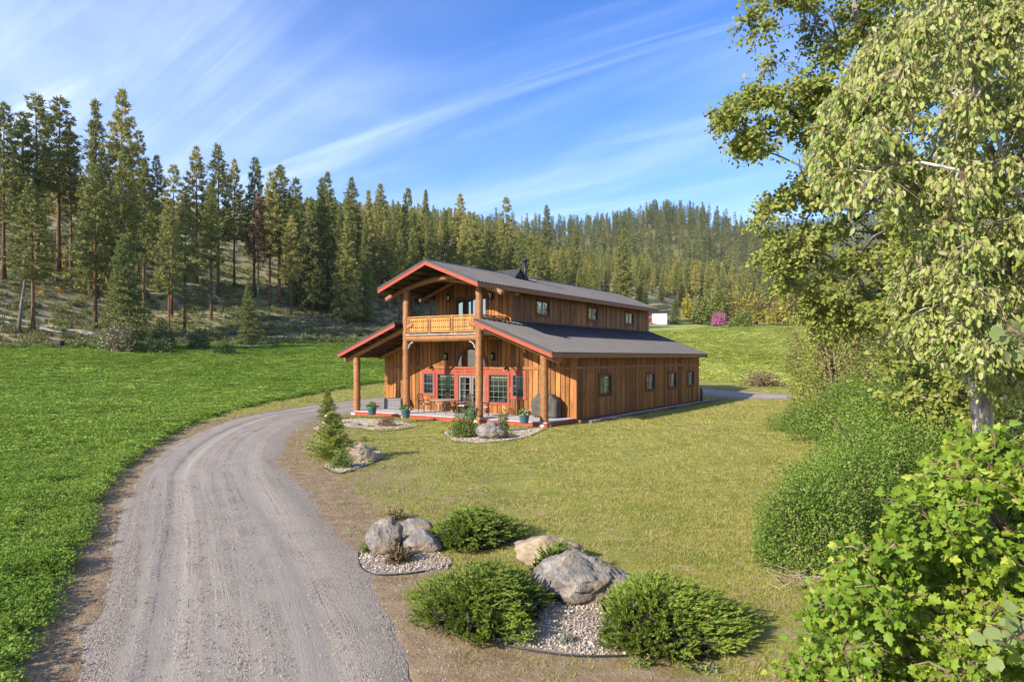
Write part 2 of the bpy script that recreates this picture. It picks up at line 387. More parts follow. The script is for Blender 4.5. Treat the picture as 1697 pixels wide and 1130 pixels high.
xs, ys = V[:, 0], V[:, 1]; rr_ = np.hypot(xs, ys)
cropd = line_dist(xs, ys, CROP_F); td = toe_d(xs, ys) + 1.5 * wob(xs, ys, 7., 2)
creekd = line_dist(xs, ys, CREEK_F)
W = {'w_dry': np.clip(w_dry(xs, ys), 0, 1), 'w_crop': sstep(-cropd, -.3, .6) * (td < 2 + 14 * (xs > -48)), 'w_hill': sstep(td, -3 + 7 * sstep(xs, -50, -40), 4 + 12 * sstep(xs, -50, -40)), 'w_far': sstep(rr_, 330, 500)}
W['w_mead'] = sstep(ys, 60, 70) * (xs > .02 * ys)
W['w_hill'] = np.maximum(W['w_hill'], .75 * sstep(creekd, 8, 20))
for k, v in W.items():
    a = gme.attributes.new(k, 'FLOAT', 'POINT'); a.data.foreach_set('value', v.astype(np.float32))
ground = tag(link('ground', gme), 'rolling valley floor with mown lawn, field soil and brushy hillside', 'ground', None, 'structure')

# gravel driveway, its own sheet with ruts
cl = cat_rom(DRIVE, .28); tg = np.gradient(cl, axis=0); tg /= np.linalg.norm(tg, axis=1)[:, None]; nn = np.stack([tg[:, 1], -tg[:, 0]], 1)
arc = np.concatenate([[0], np.cumsum(np.linalg.norm(np.diff(cl, axis=0), axis=1))])
T_ = np.linspace(-1, 1, 41); hw = np.interp(arc, [0, 9, 15, 30, 200], [1.55, 1.62, 1.95, 2.15, 2.1])
DRIVE_C, DRIVE_N, DRIVE_HW = cl.copy(), nn.copy(), hw.copy()
edge = .13 * wob(arc[:, None] * 1.0, T_[None] * 3, .7, 0) + .06 * wob(arc[:, None], T_[None] * 3, .16, 8) + rng.normal(0, .035, (len(arc), 1))
off = T_[None] * (hw[:, None] + edge * np.abs(T_[None]) ** 3)
DX = cl[:, None, 0] + nn[:, None, 0] * off; DY = cl[:, None, 1] + nn[:, None, 1] * off
rut = -.035 * (np.exp(-((np.abs(off) - .85) / .22) ** 2)) + .006 * wob(DX, DY, .23, 0) + .004 * wob(DX, DY, .09, 8)
DZ = height(DX, DY) + .045 * (1 - np.abs(T_[None]) ** 4) + rut * (1 - np.abs(T_[None]) ** 6) - .015
n0, n1_ = DX.shape; i, j = np.meshgrid(np.arange(n0 - 1), np.arange(n1_ - 1), indexing='ij')
F = np.stack([i * n1_ + j, i * n1_ + j + 1, (i + 1) * n1_ + j + 1, (i + 1) * n1_ + j], -1).reshape(-1, 4)
def drive_mat():
    m, t = newmat('gravel_road')
    pos = N(t, 'ShaderNodeNewGeometry').outputs['Position']
    a = N(t, 'ShaderNodeAttribute'); a.attribute_name = 'st'; st = a.outputs['Vector']
    sx = N(t, 'ShaderNodeSeparateXYZ'); L(t, st, sx.inputs[0])
    long_ = noise(t, mapping(t, st, (.035, 2.6, 1)), 1.0, 6, .6); fine = noise(t, mapping(t, st, (.12, 10., 1)), 1., 5, .6)
    vor = N(t, 'ShaderNodeTexVoronoi'); vor.inputs['Scale'].default_value = 58.; L(t, pos, vor.inputs['Vector'])
    vor2 = N(t, 'ShaderNodeTexVoronoi'); vor2.inputs['Scale'].default_value = 130.; L(t, pos, vor2.inputs['Vector'])
    n = noise(t, pos, 1.4, 6, .65); g = noise(t, pos, 60., 4, .75)
    loose = smooth(t, mth(t, 'ADD', mth(t, 'MULTIPLY', long_, .7), mth(t, 'MULTIPLY', n, .4)), .48, .66)
    loose = mth(t, 'MAXIMUM', loose, mth(t, 'MULTIPLY', smooth(t, mth(t, 'ADD', sx.outputs[1], mth(t, 'MULTIPLY', n, .6)), 1.35, 1.9), .95))
    yy = mth(t, 'ADD', sx.outputs[1], mth(t, 'MULTIPLY', mth(t, 'SUBTRACT', noise(t, mapping(t, st, (.12, .0, 1)), 1., 3), .5), .5))
    def lane(c_, w_): return mth(t, 'SUBTRACT', 1., smooth(t, mth(t, 'ABSOLUTE', mth(t, 'SUBTRACT', yy, c_)), w_ * .45, w_))
    wheel = mth(t, 'MAXIMUM', mth(t, 'MAXIMUM', lane(-.78, .26), lane(.62, .24)), mth(t, 'MULTIPLY', lane(-.25, .14), .6))
    loose = mth(t, 'MULTIPLY', loose, mth(t, 'SUBTRACT', 1., mth(t, 'MULTIPLY', wheel, .85)))
    sepc = N(t, 'ShaderNodeSeparateColor'); L(t, vor.outputs['Color'], sepc.inputs[0])
    stone = mixc(t, sepc.outputs[0], (.155, .128, .102), (.43, .37, .30))
    packed = mixc(t, fine, (.30, .255, .21), (.42, .365, .305))
    packed = mixc(t, mth(t, 'MULTIPLY', wheel, .55), packed, (.43, .38, .32))
    packed = mixc(t, mth(t, 'MULTIPLY', smooth(t, g, .45, .75), .35), packed, stone)
    c = mixc(t, mth(t, 'ADD', mth(t, 'MULTIPLY', loose, .70), .15), packed, stone)
    c = mixc(t, mth(t, 'MULTIPLY', smooth(t, n, .55, .72), .4), c, (.27, .225, .18))
    # tyre lugs pressed into a few bands
    wv = N(t, 'ShaderNodeTexWave'); wv.inputs['Scale'].default_value = 2.6; wv.inputs['Distortion'].default_value = 3.; wv.inputs['Detail'].default_value = 3.
    mp = N(t, 'ShaderNodeMapping'); mp.inputs['Rotation'].default_value = (0, 0, R(28)); L(t, st, mp.inputs[0]); L(t, mp.outputs[0], wv.inputs[0])
    band = mth(t, 'MULTIPLY', smooth(t, noise(t, mapping(t, st, (.06, 2.3, 1)), 1.6, 3), .56, .62), smooth(t, n, .45, .6))
    band = mth(t, 'MAXIMUM', band, mth(t, 'MULTIPLY', mth(t, 'MAXIMUM', lane(-1.08, .09), mth(t, 'MAXIMUM', lane(.18, .10), lane(.93, .09))), smooth(t, n, .42, .58)))
    h = mth(t, 'ADD', mth(t, 'MULTIPLY', mth(t, 'SUBTRACT', .8, vor.outputs['Distance']), mth(t, 'ADD', mth(t, 'MULTIPLY', loose, .8), .3)), mth(t, 'MULTIPLY', mth(t, 'SUBTRACT', .8, vor2.outputs['Distance']), .5))
    h = mth(t, 'ADD', h, mth(t, 'MULTIPLY', fine, .9)); h = mth(t, 'ADD', h, mth(t, 'MULTIPLY', mth(t, 'MULTIPLY', wv.outputs[1], band), 1.3))
    finish(t, c, .95, h, .75, .022, .15); return m
dme = npmesh('driveway', np.stack([DX, DY, DZ], -1).reshape(-1, 3), F, drive_mat(), True)
st = np.stack([np.repeat(arc[:, None], n1_, 1), off, 0 * off], -1).reshape(-1, 3)
a = dme.attributes.new('st', 'FLOAT_VECTOR', 'POINT'); a.data.foreach_set('vector', st.astype(np.float32).ravel())
tag(link('driveway', dme), 'grey gravel driveway with tyre tracks curving up to the house', 'driveway', None, 'structure')
# pale lane at the foot of the hillside
pl = cat_rom([(-95, 80.), (-72, 83.), (-58, 84.6), (-50, 88.)], 1.); tg = np.gradient(pl, axis=0); tg /= np.linalg.norm(tg, axis=1)[:, None]; nn = np.stack([tg[:, 1], -tg[:, 0]], 1)
o_ = np.linspace(-1.3, 1.3, 5); PX = pl[:, None, 0] + nn[:, None, 0] * o_; PY = pl[:, None, 1] + nn[:, None, 1] * o_; PZ = height(PX, PY) + .2
i, j = np.meshgrid(np.arange(len(pl) - 1), np.arange(4), indexing='ij'); F = np.stack([i * 5 + j, i * 5 + j + 1, (i + 1) * 5 + j + 1, (i + 1) * 5 + j], -1).reshape(-1, 4)
tag(link('path', npmesh('path', np.stack([PX, PY, PZ], -1).reshape(-1, 3), F, pmat('pale_lane', (.40, .36, .30), (.52, .48, .42), 2., rough=.95), True)), 'pale dirt lane crossing the foot of the hillside', 'lane', None, 'structure')
# ------------------------------------------------------------------ the house
def wood_mat(name, c1, c2, c3, axis='z', rnd=.3, rough=.62, knots=True, bump=.25):
    m, t = newmat(name)
    g = N(t, 'ShaderNodeTexCoord').outputs['Object'] if axis == 'log' else N(t, 'ShaderNodeNewGeometry').outputs['Position']
    oi = N(t, 'ShaderNodeObjectInfo')
    s = {'z': (9, 9, .55), 'h': (1.2, 1.2, 14), 'log': (7, 7, 7)}[axis]
    v = mapping(t, g, s); a = N(t, 'ShaderNodeVectorMath', operation='ADD'); L(t, v, a.inputs[0])
    cb = N(t, 'ShaderNodeCombineXYZ'); L(t, mth(t, 'MULTIPLY', oi.outputs['Random'], 53.), cb.inputs[0]); L(t, mth(t, 'MULTIPLY', oi.outputs['Random'], 17.), cb.inputs[2]); L(t, cb.outputs[0], a.inputs[1]); v = a.outputs[0]
    n = noise(t, v, 1.3, 7, .68, .6); n2 = noise(t, mapping(t, g, (2.2, 2.2, .9)), 1., 4)
    c = mixc(t, smooth(t, n, .32, .68), c1, c2)
    c = mixc(t, mth(t, 'MULTIPLY', smooth(t, n2, .52, .72), .55), c, c3)
    if knots:
        vo = N(t, 'ShaderNodeTexVoronoi'); vo.inputs['Scale'].default_value = 1.; vo.inputs['Randomness'].default_value = 1.
        L(t, mapping(t, g, (4.5, 4.5, 1.7) if axis == 'z' else (3, 3, 3)), vo.inputs['Vector'])
        c = mixc(t, mth(t, 'MULTIPLY', mth(t, 'SUBTRACT', 1., smooth(t, vo.outputs['Distance'], .07, .16)), .75), c, tuple(x * .3 for x in c1))
    c = value_shift(t, c, oi.outputs['Random'], rnd)
    finish(t, c, rough, n, bump, .01, .35); return m
WOOD = wood_mat('stained_siding', (.235, .086, .020), (.425, .172, .042), (.12, .043, .012), rnd=.48)
LOGM = wood_mat('peeled_log', (.225, .092, .033), (.37, .178, .068), (.14, .053, .02), 'log', .12, .55, True, .5)
RAILW = wood_mat('honey_railing', (.36, .165, .042), (.47, .24, .072), (.27, .11, .027), 'z', .15)
TRIM = pmat('salmon_trim', (.30, .058, .034), (.35, .074, .044), 6., rough=.5, rnd=.06)
FASC = pmat('red_fascia', (.31, .058, .032), (.37, .074, .041), 5., (1, 1, 2), rough=.5, rnd=.06)
DTRIM = pmat('oxblood_trim', (.125, .035, .022), (.17, .05, .03), 6., rough=.55, rnd=.1)
BELT = wood_mat('belt_board', (.27, .09, .03), (.37, .14, .045), (.22, .07, .025), 'h', .12, .6, False)
METAL = pmat('charcoal_roof_metal', (.043, .039, .043), (.060, .054, .058), 1.2, (1, 1, 1), rough=.5, spec=.35, rnd=.09)
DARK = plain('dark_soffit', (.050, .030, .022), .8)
PURL = pmat('purlin_wood', (.13, .07, .035), (.2, .11, .05), 6., rough=.8, rnd=.2)
DECKM = pmat('grey_decking', (.40, .38, .38), (.52, .50, .50), 4., (1, 1, 1), rough=.75, rnd=.08)
BLK = plain('black_metal', (.012, .012, .013), .45, .5)
WFR = plain('slate_window_frame', (.075, .10, .15), .45)
BFR = plain('bronze_window_frame', (.05, .042, .04), .45)
VIN = plain('white_vinyl', (.62, .62, .60), .4)
CONC = pmat('concrete', (.52, .49, .44), (.66, .63, .58), 6., rough=.9, bump=.2)
GALV = plain('galvanised_steel', (.45, .46, .48), .35, .5, .8)
CREAM = plain('cream_blind', (.72, .62, .40), .8)
def glass_mat(name, tint, refl, see):
    m, t = newmat(name)
    n = noise(t, N(t, 'ShaderNodeNewGeometry').outputs['Position'], 1.1, 2)
    b = N(t, 'ShaderNodeBump'); b.inputs['Strength'].default_value = .06; b.inputs['Distance'].default_value = .05; L(t, n, b.inputs['Height'])
    gl = N(t, 'ShaderNodeBsdfGlossy'); gl.inputs['Roughness'].default_value = .015; gl.inputs[0].default_value = (.86, .9, .95, 1); L(t, b.outputs[0], gl.inputs['Normal'])
    if see: base = N(t, 'ShaderNodeBsdfTransparent'); base.inputs[0].default_value = rgba(tint)
    else: base = N(t, 'ShaderNodeBsdfDiffuse'); base.inputs[0].default_value = rgba(tint)
    mx = N(t, 'ShaderNodeMixShader'); mx.inputs[0].default_value = refl; L(t, base.outputs[0], mx.inputs[1]); L(t, gl.outputs[0], mx.inputs[2])
    o = N(t, 'ShaderNodeOutputMaterial'); L(t, mx.outputs[0], o.inputs[0]); return m
GLASS = glass_mat('clear_window_glass', (.80, .84, .84), .14, True)
MIRG = glass_mat('coated_window_glass', (.03, .035, .035), .50, False)

FY, BY, W, UW, DZ = -.6, 18.2, 6.4, 2.55, .22
zl = lambda x: 5.10 - (abs(x) - 2.55) * .375
zu = lambda x: 8.08 - abs(x) * .388
house = empty('log_house', (HO[0], HO[1], 0), -TH)
tag(house, 'two-storey wooden barn house with log posts, balcony and dark metal roofs', 'house')
# face frames: (along, out, z) -> house coordinates
def fpt(face, a, o, z):
    return {'front': (a, FY - o, z), 'right': (W + o, a, z), 'upper': (UW + o, a, z), 'left': (-W - o, a, z), 'uleft': (-UW - o, a, z), 'back': (a, BY + o, z)}[face]
def fbox(name, mat, parent, face, a0, a1, o0, o1, z0, z1):
    p, q = fpt(face, a0, o0, z0), fpt(face, a1, o1, z1)
    return bx(name, mat, parent, min(p[0], q[0]), max(p[0], q[0]), min(p[1], q[1]), max(p[1], q[1]), z0, z1)
def boards(face, a0, a1, zlo, zhi, opens, wd, label=None):
    wall = empty('wall', parent=house)
    n = max(1, round((a1 - a0) / wd)); w = (a1 - a0) / n; rr = random.Random(len(face) + n)
    ed = [a0 + i * w + (0 if i in (0, n) else rr.uniform(-.2, .2) * w) for i in range(n + 1)]; strips = []
    for i in range(n):
        strips.append((ed[i] + (.021 if i else 0), ed[i + 1] - (.021 if i < n - 1 else 0), -.003, .022 + rr.uniform(0, .008)))
        if i < n - 1: strips.append((ed[i + 1] - .05, ed[i + 1] + .05, -.060, -.028))
    for (l, r, o0, o1) in strips:
        ivs = [(zlo, None)]
        cuts = sorted([(c[2], c[3]) for c in opens if c[0] < r - .01 and c[1] > l + .01])
        segs = []; z = zlo
        for c0, c1 in cuts:
            if c0 - z > .02: segs.append((z, c0))
            z = c1
        segs.append((z, None))
        for s0, s1 in segs:
            tl, tr = (zhi(l), zhi(r)) if s1 is None else (s1, s1)
            if min(tl, tr) - s0 < .03: continue
            if abs(tl - tr) < 1e-4: fbox('board', WOOD, wall, face, l, r, o0, o1, s0, tl)
            else:
                pts = [fpt(face, l, o0, s0), fpt(face, r, o0, s0), fpt(face, r, o0, tr)]
                if l < 0 < r: pts.append(fpt(face, 0, o0, zhi(0)))
                pts.append(fpt(face, l, o0, tl)); d = Vector(fpt(face, l, o1, s0)) - Vector(fpt(face, l, o0, s0))
                MB().prism(pts, d).build('board', WOOD, wall)
    return wall
# openings
FW = [(-3.40, -2.70, 1.15, 2.30), (-2.38, -1.17, .81, 2.29), (-.90, .90, DZ + .02, 2.25), (1.17, 2.38, .81, 2.29), (2.70, 3.40, 1.15, 2.30)]
UD = (-1.0, 1.0, 4.46, 6.42)
RWN = [(2.03, 3.37, 1.27, 2.27), (8.33, 9.60, 1.27, 2.20), (12.05, 13.35, 1.27, 2.18), (15.70, 16.95, 1.27, 2.18)]
UWN = [(1.98, 3.30, 5.60, 6.36), (8.22, 9.52, 5.60, 6.36), (13.92, 15.24, 5.58, 6.34)]
lowtop = lambda x: zl(x) - .16 if abs(x) > UW else 4.3
boards('front', -W, -UW, .05, lambda x: zl(x) - .16, FW, .29)
boards('front', -UW, UW, .05, lambda x: 4.30, FW, .28)
boards('front', UW, W, .05, lambda x: zl(x) - .16, FW, .27)
boards('front', -UW + .01, UW - .01, 4.31, lambda x: zu(x) - .16, [UD], .26)
boards('right', FY + .02, BY, -.05, lambda a: zl(W) - .15, RWN, .225)
boards('upper', FY + .02, BY, zl(UW) - .05, lambda a: zu(UW) - .15, UWN, .225)
# plain rear and left-hand walls (never faced by the street side)
wl = empty('wall', parent=house)
for k in range(24): fbox('board', WOOD, wl, 'back', -W + k * W / 12, -W + (k + 1) * W / 12 - .01, -.03, .02, -.3, 3.45 + 1.55 * (1 - abs(-W + (k + .5) * W / 12) / W))
for k in range(62): fbox('board', WOOD, wl, 'left', FY + k * .303, FY + k * .303 + .295, -.03, .02, -.3, zl(W) - .15)
for k in range(62): fbox('board', WOOD, wl, 'uleft', FY + k * .303, FY + k * .303 + .295, -.03, .02, zl(UW) - .05, zu(UW) - .15)
# inner lining so that the rooms stay dark
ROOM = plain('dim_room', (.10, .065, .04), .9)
inn = empty('room_lining', parent=house)
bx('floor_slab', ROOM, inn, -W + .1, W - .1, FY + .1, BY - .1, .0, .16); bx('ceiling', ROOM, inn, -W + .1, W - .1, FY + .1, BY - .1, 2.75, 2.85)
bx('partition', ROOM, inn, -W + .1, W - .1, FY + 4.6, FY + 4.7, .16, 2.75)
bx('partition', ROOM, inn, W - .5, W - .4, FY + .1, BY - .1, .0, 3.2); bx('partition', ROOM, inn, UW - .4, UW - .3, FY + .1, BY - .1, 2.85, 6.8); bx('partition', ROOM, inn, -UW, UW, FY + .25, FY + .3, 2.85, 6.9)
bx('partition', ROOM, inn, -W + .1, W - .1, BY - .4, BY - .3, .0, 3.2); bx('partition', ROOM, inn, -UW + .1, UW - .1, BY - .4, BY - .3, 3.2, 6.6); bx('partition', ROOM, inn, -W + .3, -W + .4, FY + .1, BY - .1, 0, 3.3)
# corner and belt boards
for s in (-1, 1): bx('corner_board', BELT, house, s * W - .055 + s * .0, s * W + .055 + s * .02, FY - .05, FY + .06, .02, zl(W) - .17)
bx('corner_board', BELT, house, UW - .07, UW + .045, FY - .048, FY + .055, zl(UW) - .05, zu(UW) - .17)
fbox('belt_board', BELT, house, 'front', -W + .06, -1.16, .030, .062, 2.585, 2.735); fbox('belt_board', BELT, house, 'front', 1.16, W - .06, .030, .062, 2.585, 2.735)
fbox('belt_board', BELT, house, 'front', -UW, UW, .030, .058, 4.16, 4.29)
fbox('belt_board', BELT, house, 'right', FY + .07, BY, .032, .066, 2.62, 2.77)
fbox('skirting_board', DTRIM, house, 'right', FY + .06, BY, .03, .055, .02, .14)
# windows
def window(face, a0, a1, z0, z1, trim, frame, pane, cols=0, rows=0, hung=False, tw=.15, mull=False, muntin=None, sill=True):
    w = empty('window', parent=house); cx_ = (a0 + a1) / 2
    fbox('trim', trim, w, face, a0 - tw, a1 + tw, .028, .066, z1, z1 + tw * .9); fbox('trim', trim, w, face, a0 - tw, a1 + tw, .028, .066, z0 - tw * .9, z0)
    fbox('trim', trim, w, face, a0 - tw, a0, .027, .063, z0, z1); fbox('trim', trim, w, face, a1, a1 + tw, .027, .063, z0, z1)
    fw = .045
    for args in ((a0, a1, z1 - fw, z1), (a0, a1, z0, z0 + fw), (a0, a0 + fw, z0 + fw, z1 - fw), (a1 - fw, a1, z0 + fw, z1 - fw)): fbox('frame', frame, w, face, args[0], args[1], -.05, .05, args[2], args[3])
    if mull: fbox('mullion', VIN, w, face, cx_ - .03, cx_ + .03, -.03, .04, z0 + fw, z1 - fw)
    if hung: fbox('sash_rail', frame, w, face, a0 + fw, a1 - fw, -.03, .042, (z0 + z1) / 2 - .03, (z0 + z1) / 2 + .03)
    if pane is MIRG and mull:
        fbox('pane', pane, w, face, a0 + fw, cx_ - .03, -.02, -.012, z0 + fw, z1 - fw); fbox('pane', pane, w, face, cx_ + .03, a1 - fw, -.02, -.012, z0 + fw, z1 - fw)
    else: fbox('pane', pane, w, face, a0 + fw, a1 - fw, -.02, -.012, z0 + fw, z1 - fw)
    mm = muntin or frame
    for k in range(1, cols): x = a0 + (a1 - a0) * k / cols; fbox('muntin', mm, w, face, x - .010, x + .010, -.010, .012, z0 + fw, z1 - fw)
    for k in range(1, rows): z = z0 + (z1 - z0) * k / rows; fbox('muntin', mm, w, face, a0 + fw, a1 - fw, -.0095, .0115, z - .010, z + .010)
    return w
MUN = plain('pale_muntin', (.20, .21, .23), .4)
for k, (a0, a1, z0, z1) in enumerate(FW):
    if k == 2: continue
    big = k in (1, 3)
    w = window('front', a0, a1, z0, z1, TRIM, BFR if big else WFR, GLASS, 4 if big else 3, 5 if big else 4, not big, .135, False, MUN if big else WFR)
    fbox('blind', CREAM, w, 'front', a0 + .05, a1 - .05, -.10, -.085, z1 - (.20 if big else .14), z1 - .05)
fbox('header_trim', TRIM, house, 'front', -3.535, 3.535, .03, .072, 2.425, 2.52)
# glazed double doors
dr = empty('door', parent=house)
fbox('trim', TRIM, dr, 'front', -1.03, -.90, .028, .066, DZ, 2.38); fbox('trim', TRIM, dr, 'front', .90, 1.03, .028, .066, DZ, 2.38); fbox('trim', TRIM, dr, 'front', -.90, .90, .028, .065, 2.25, 2.38)
for s in (-1, 1):
    a0, a1 = (-.88, -.01) if s < 0 else (.01, .88)
    for q in ((a0, a0 + .12, DZ + .02, 2.24), (a1 - .12, a1, DZ + .02, 2.24), (a0 + .12, a1 - .12, 2.10, 2.24), (a0 + .12, a1 - .12, DZ + .02, .42)): fbox('frame', pmat('taupe_door_frame%d%d' % (s, int(q[2] * 100)), (.17, .155, .14), (.2, .18, .165), 5., rough=.5), dr, 'front', q[0], q[1], -.05, .03, q[2], q[3])
    fbox('pane', GLASS, dr, 'front', a0 + .12, a1 - .12, -.02, -.012, .42, 2.10)
    x = (a0 + a1) / 2; fbox('muntin', MUN, dr, 'front', x - .01, x + .01, -.01, .012, .42, 2.10)
    for k in range(1, 5): z = .42 + 1.68 * k / 5; fbox('muntin', MUN, dr, 'front', a0 + .12, a1 - .12, -.0095, .0115, z - .01, z + .01)
    MB().tube([(s * .07, FY - .03, 1.15), (s * .07, FY - .09, 1.15), (s * .16, FY - .09, 1.15)], .012, 6).build('handle', BLK, dr)
CURT = plain('pale_curtain', (.55, .62, .60), .9)
cm = MB(); pts = [(-.80 + .012 * i, FY + .16 + .03 * math.sin(i * 1.1)) for i in range(24)]
cm.add([(x, y, .3) for x, y in pts] + [(x, y, 2.2) for x, y in pts], [(i, i + 1, 25 + i, 24 + i) for i in range(23)]); cm.build('curtain', CURT, dr)
# half-round window above the doors
aw = empty('arched_window', parent=house)
def arc_pts(r, n=24): return [(r * math.cos(math.pi * k / n), r * math.sin(math.pi * k / n)) for k in range(n + 1)]
ring = MB(); n_ = 24
for ro, ri, o0, o1, nm, mt_ in ((1.13, .97, .028, .075, 'arch_trim', DTRIM), (.97, .93, .028, .06, 'arch_frame', BLK)):
    mb = MB(); A_, B_ = arc_pts(ro), arc_pts(ri)
    v = [fpt('front', x, o1, 2.70 + y) for x, y in A_] + [fpt('front', x, o1, 2.70 + y) for x, y in B_] + [fpt('front', x, o0, 2.70 + y) for x, y in A_] + [fpt('front', x, o0, 2.70 + y) for x, y in B_]
    m_ = n_ + 1; f = []
    for k in range(n_): f += [(k, k + 1, m_ + k + 1, m_ + k), (k, 2 * m_ + k, 2 * m_ + k + 1, k + 1), (m_ + k, m_ + k + 1, 3 * m_ + k + 1, 3 * m_ + k)]
    mb.add(v, f).build(nm, mt_, aw)
MB().prism([fpt('front', x, .030, 2.70 + y) for x, y in arc_pts(.95)], (0, -.008, 0)).build('pane', MIRG, aw)
fbox('sill', TRIM, aw, 'front', -1.15, 1.15, .028, .09, 2.575, 2.70)
# upper door to the balcony
ud = empty('door', parent=house)
for q in ((-1.14, -1.0, 4.44, 6.56), (1.0, 1.14, 4.44, 6.56)): fbox('trim', DTRIM, ud, 'front', q[0], q[1], .028, .066, q[2], q[3])
fbox('trim', DTRIM, ud, 'front', -1.0, 1.0, .028, .064, 6.42, 6.56)
for q in ((-1., -.94, 4.46, 6.42), (.94, 1., 4.46, 6.42), (-.04, .04, 4.46, 6.36), (-.94, .94, 6.36, 6.42), (-.94, .94, 4.46, 4.56)): fbox('frame', BLK, ud, 'front', q[0], q[1], -.04, .03, q[2], q[3])
for q in ((-.94, -.04), (.04, .94)): fbox('pane', glass_mat('balcony_glass%.2f' % q[0], (.04, .045, .045), .3, False), ud, 'front', q[0], q[1], -.02, -.012, 4.56, 6.36)
for q in RWN: window('right', *q, DTRIM, BFR, MIRG, tw=.15, mull=True)
for q in UWN: window('upper', *q, DTRIM, BFR, MIRG, tw=.14, mull=True)

# roofs: ribbed metal panels over a dark deck, purlins below, fascia boards
def panel_mesh(x0, z0, x1, z1, wd):
    mb = MB(); prof = []
    for k in range(3):
        b = k * wd / 3
        prof += [(b, .0), (b + wd / 3 - .085, .0), (b + wd / 3 - .065, .050), (b + wd / 3 - .02, .050)]
    prof.append((wd, 0.))
    n = len(prof); v = [(x0, y, z0 + h) for y, h in prof] + [(x1, y, z1 + h) for y, h in prof]
    f = [(i, i + 1, n + i + 1, n + i) for i in range(n - 1)]
    if x1 > x0: f = [q[::-1] for q in f]
    mb.add(v, f); mb.add([(x1, y, z1 + h) for y, h in prof] + [(x1, y, z1 - .02) for y, h in prof], [(i, i + 1, n + i + 1, n + i) for i in range(n - 1)])
    return mb.mesh('roof_panel', METAL)
def slope(x0, x1, zf, y0, y1, npan, purl, ylim, front_trim=True):
    rf = empty('roof', parent=house); wd = (y1 - y0) / npan; s = 1 if x1 > 0 else -1
    me = panel_mesh(x0, zf(x0), x1 + s * .03, zf(x1 + s * .03), wd)
    for k in range(npan): link('roof_panel', me, rf, (0, y0 + k * wd, 0))
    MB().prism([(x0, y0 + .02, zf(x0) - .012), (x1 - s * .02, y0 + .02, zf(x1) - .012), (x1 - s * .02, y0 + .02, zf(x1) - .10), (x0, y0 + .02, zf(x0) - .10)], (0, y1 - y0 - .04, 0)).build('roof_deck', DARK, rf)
    fz = .235
    MB().prism([(x0, y0, zf(x0) - .02), (x1 + s * .0, y0, zf(x1) - .02), (x1, y0, zf(x1) - .02 - fz), (x0, y0, zf(x0) - .02 - fz)], (0, -.04, 0)).build('fascia', FASC, rf)
    MB().prism([(x0, y1, zf(x0) - .02), (x1 + s * .0, y1, zf(x1) - .02), (x1, y1, zf(x1) - .02 - fz), (x0, y1, zf(x0) - .02 - fz)], (0, .04, 0)).build('fascia', BELT, rf)
    MB().prism([(x0, y0 - .055, zf(x0) + .035), (x1 + s * .03, y0 - .055, zf(x1) + .035), (x1 + s * .03, y0 - .055, zf(x1) - .075), (x0, y0 - .055, zf(x0) - .075)], (0, .12, 0)).build('rake_flashing', METAL, rf)
    bx('eave_board', BELT, rf, x1 - .02, x1 + .02, y0, y1, zf(x1) - .02 - fz, zf(x1) - .03)
    for k in range(purl):
        x = x0 + (x1 - x0) * (k + .6) / purl
        bx('purlin', PURL, rf, x - .03, x + .03, y0 + .01, ylim, zf(x) - .27, zf(x) - .105)
    return rf
for s in (1, -1):
    slope(s * 2.62, s * 6.95, zl, -3.85, 18.5, 24, 7, FY - .07)
    slope(0, s * 3.25, zu, -4.45, 18.5, 25, 6, FY - .07)
rc = MB().prism([(-.2, -4.53, zu(.2) + .042), (0, -4.53, 8.135), (.2, -4.53, zu(.2) + .042), (0, -4.53, 8.09)], (0, 23.05, 0)).build('ridge_cap', METAL, house)
fbox('wall_flashing', METAL, house, 'upper', FY - .0, BY, .03, .09, zl(UW) - .01, zl(UW) + .07)
# small cricket dormer, flue and vent
dm = empty('dormer', parent=house)
MB().add([(.95, 2.2, zu(.95) + .03), (.95, 2.85, 8.34), (-.9, 2.85, 8.34), (-.9, 2.2, zu(.9) + .03)], [(0, 1, 2, 3)]).add([(.95, 3.5, zu(.95) + .03), (.95, 2.85, 8.34), (-.9, 2.85, 8.34), (-.9, 3.5, zu(.9) + .03)], [(3, 2, 1, 0)]).build('dormer_roof', METAL, dm)
MB().prism([(.90, 2.26, zu(.9)), (.90, 2.85, 8.30), (.90, 3.44, zu(.9))], (-.05, 0, 0)).build('gable', DARK, dm)
fl = empty('stove_pipe', (.82, 3.55, 0), parent=house)
MB().lathe([(.10, 7.6), (.10, 8.85)], 16).build('pipe', BLK, fl, True); MB().lathe([(.24, 7.66), (.20, 7.86), (.12, 8.0), (.12, 8.04)], 16).build('flashing_cone', METAL, fl, True)
MB().lathe([(.10, 8.84), (.15, 8.90), (.15, 9.0), (.04, 9.06)], 16).build('cap', BLK, fl, True)
MB().lathe([(.04, 7.75), (.04, 8.45)], 10, (.45, 5.6, 0)).build('vent_pipe', BLK, house, True)

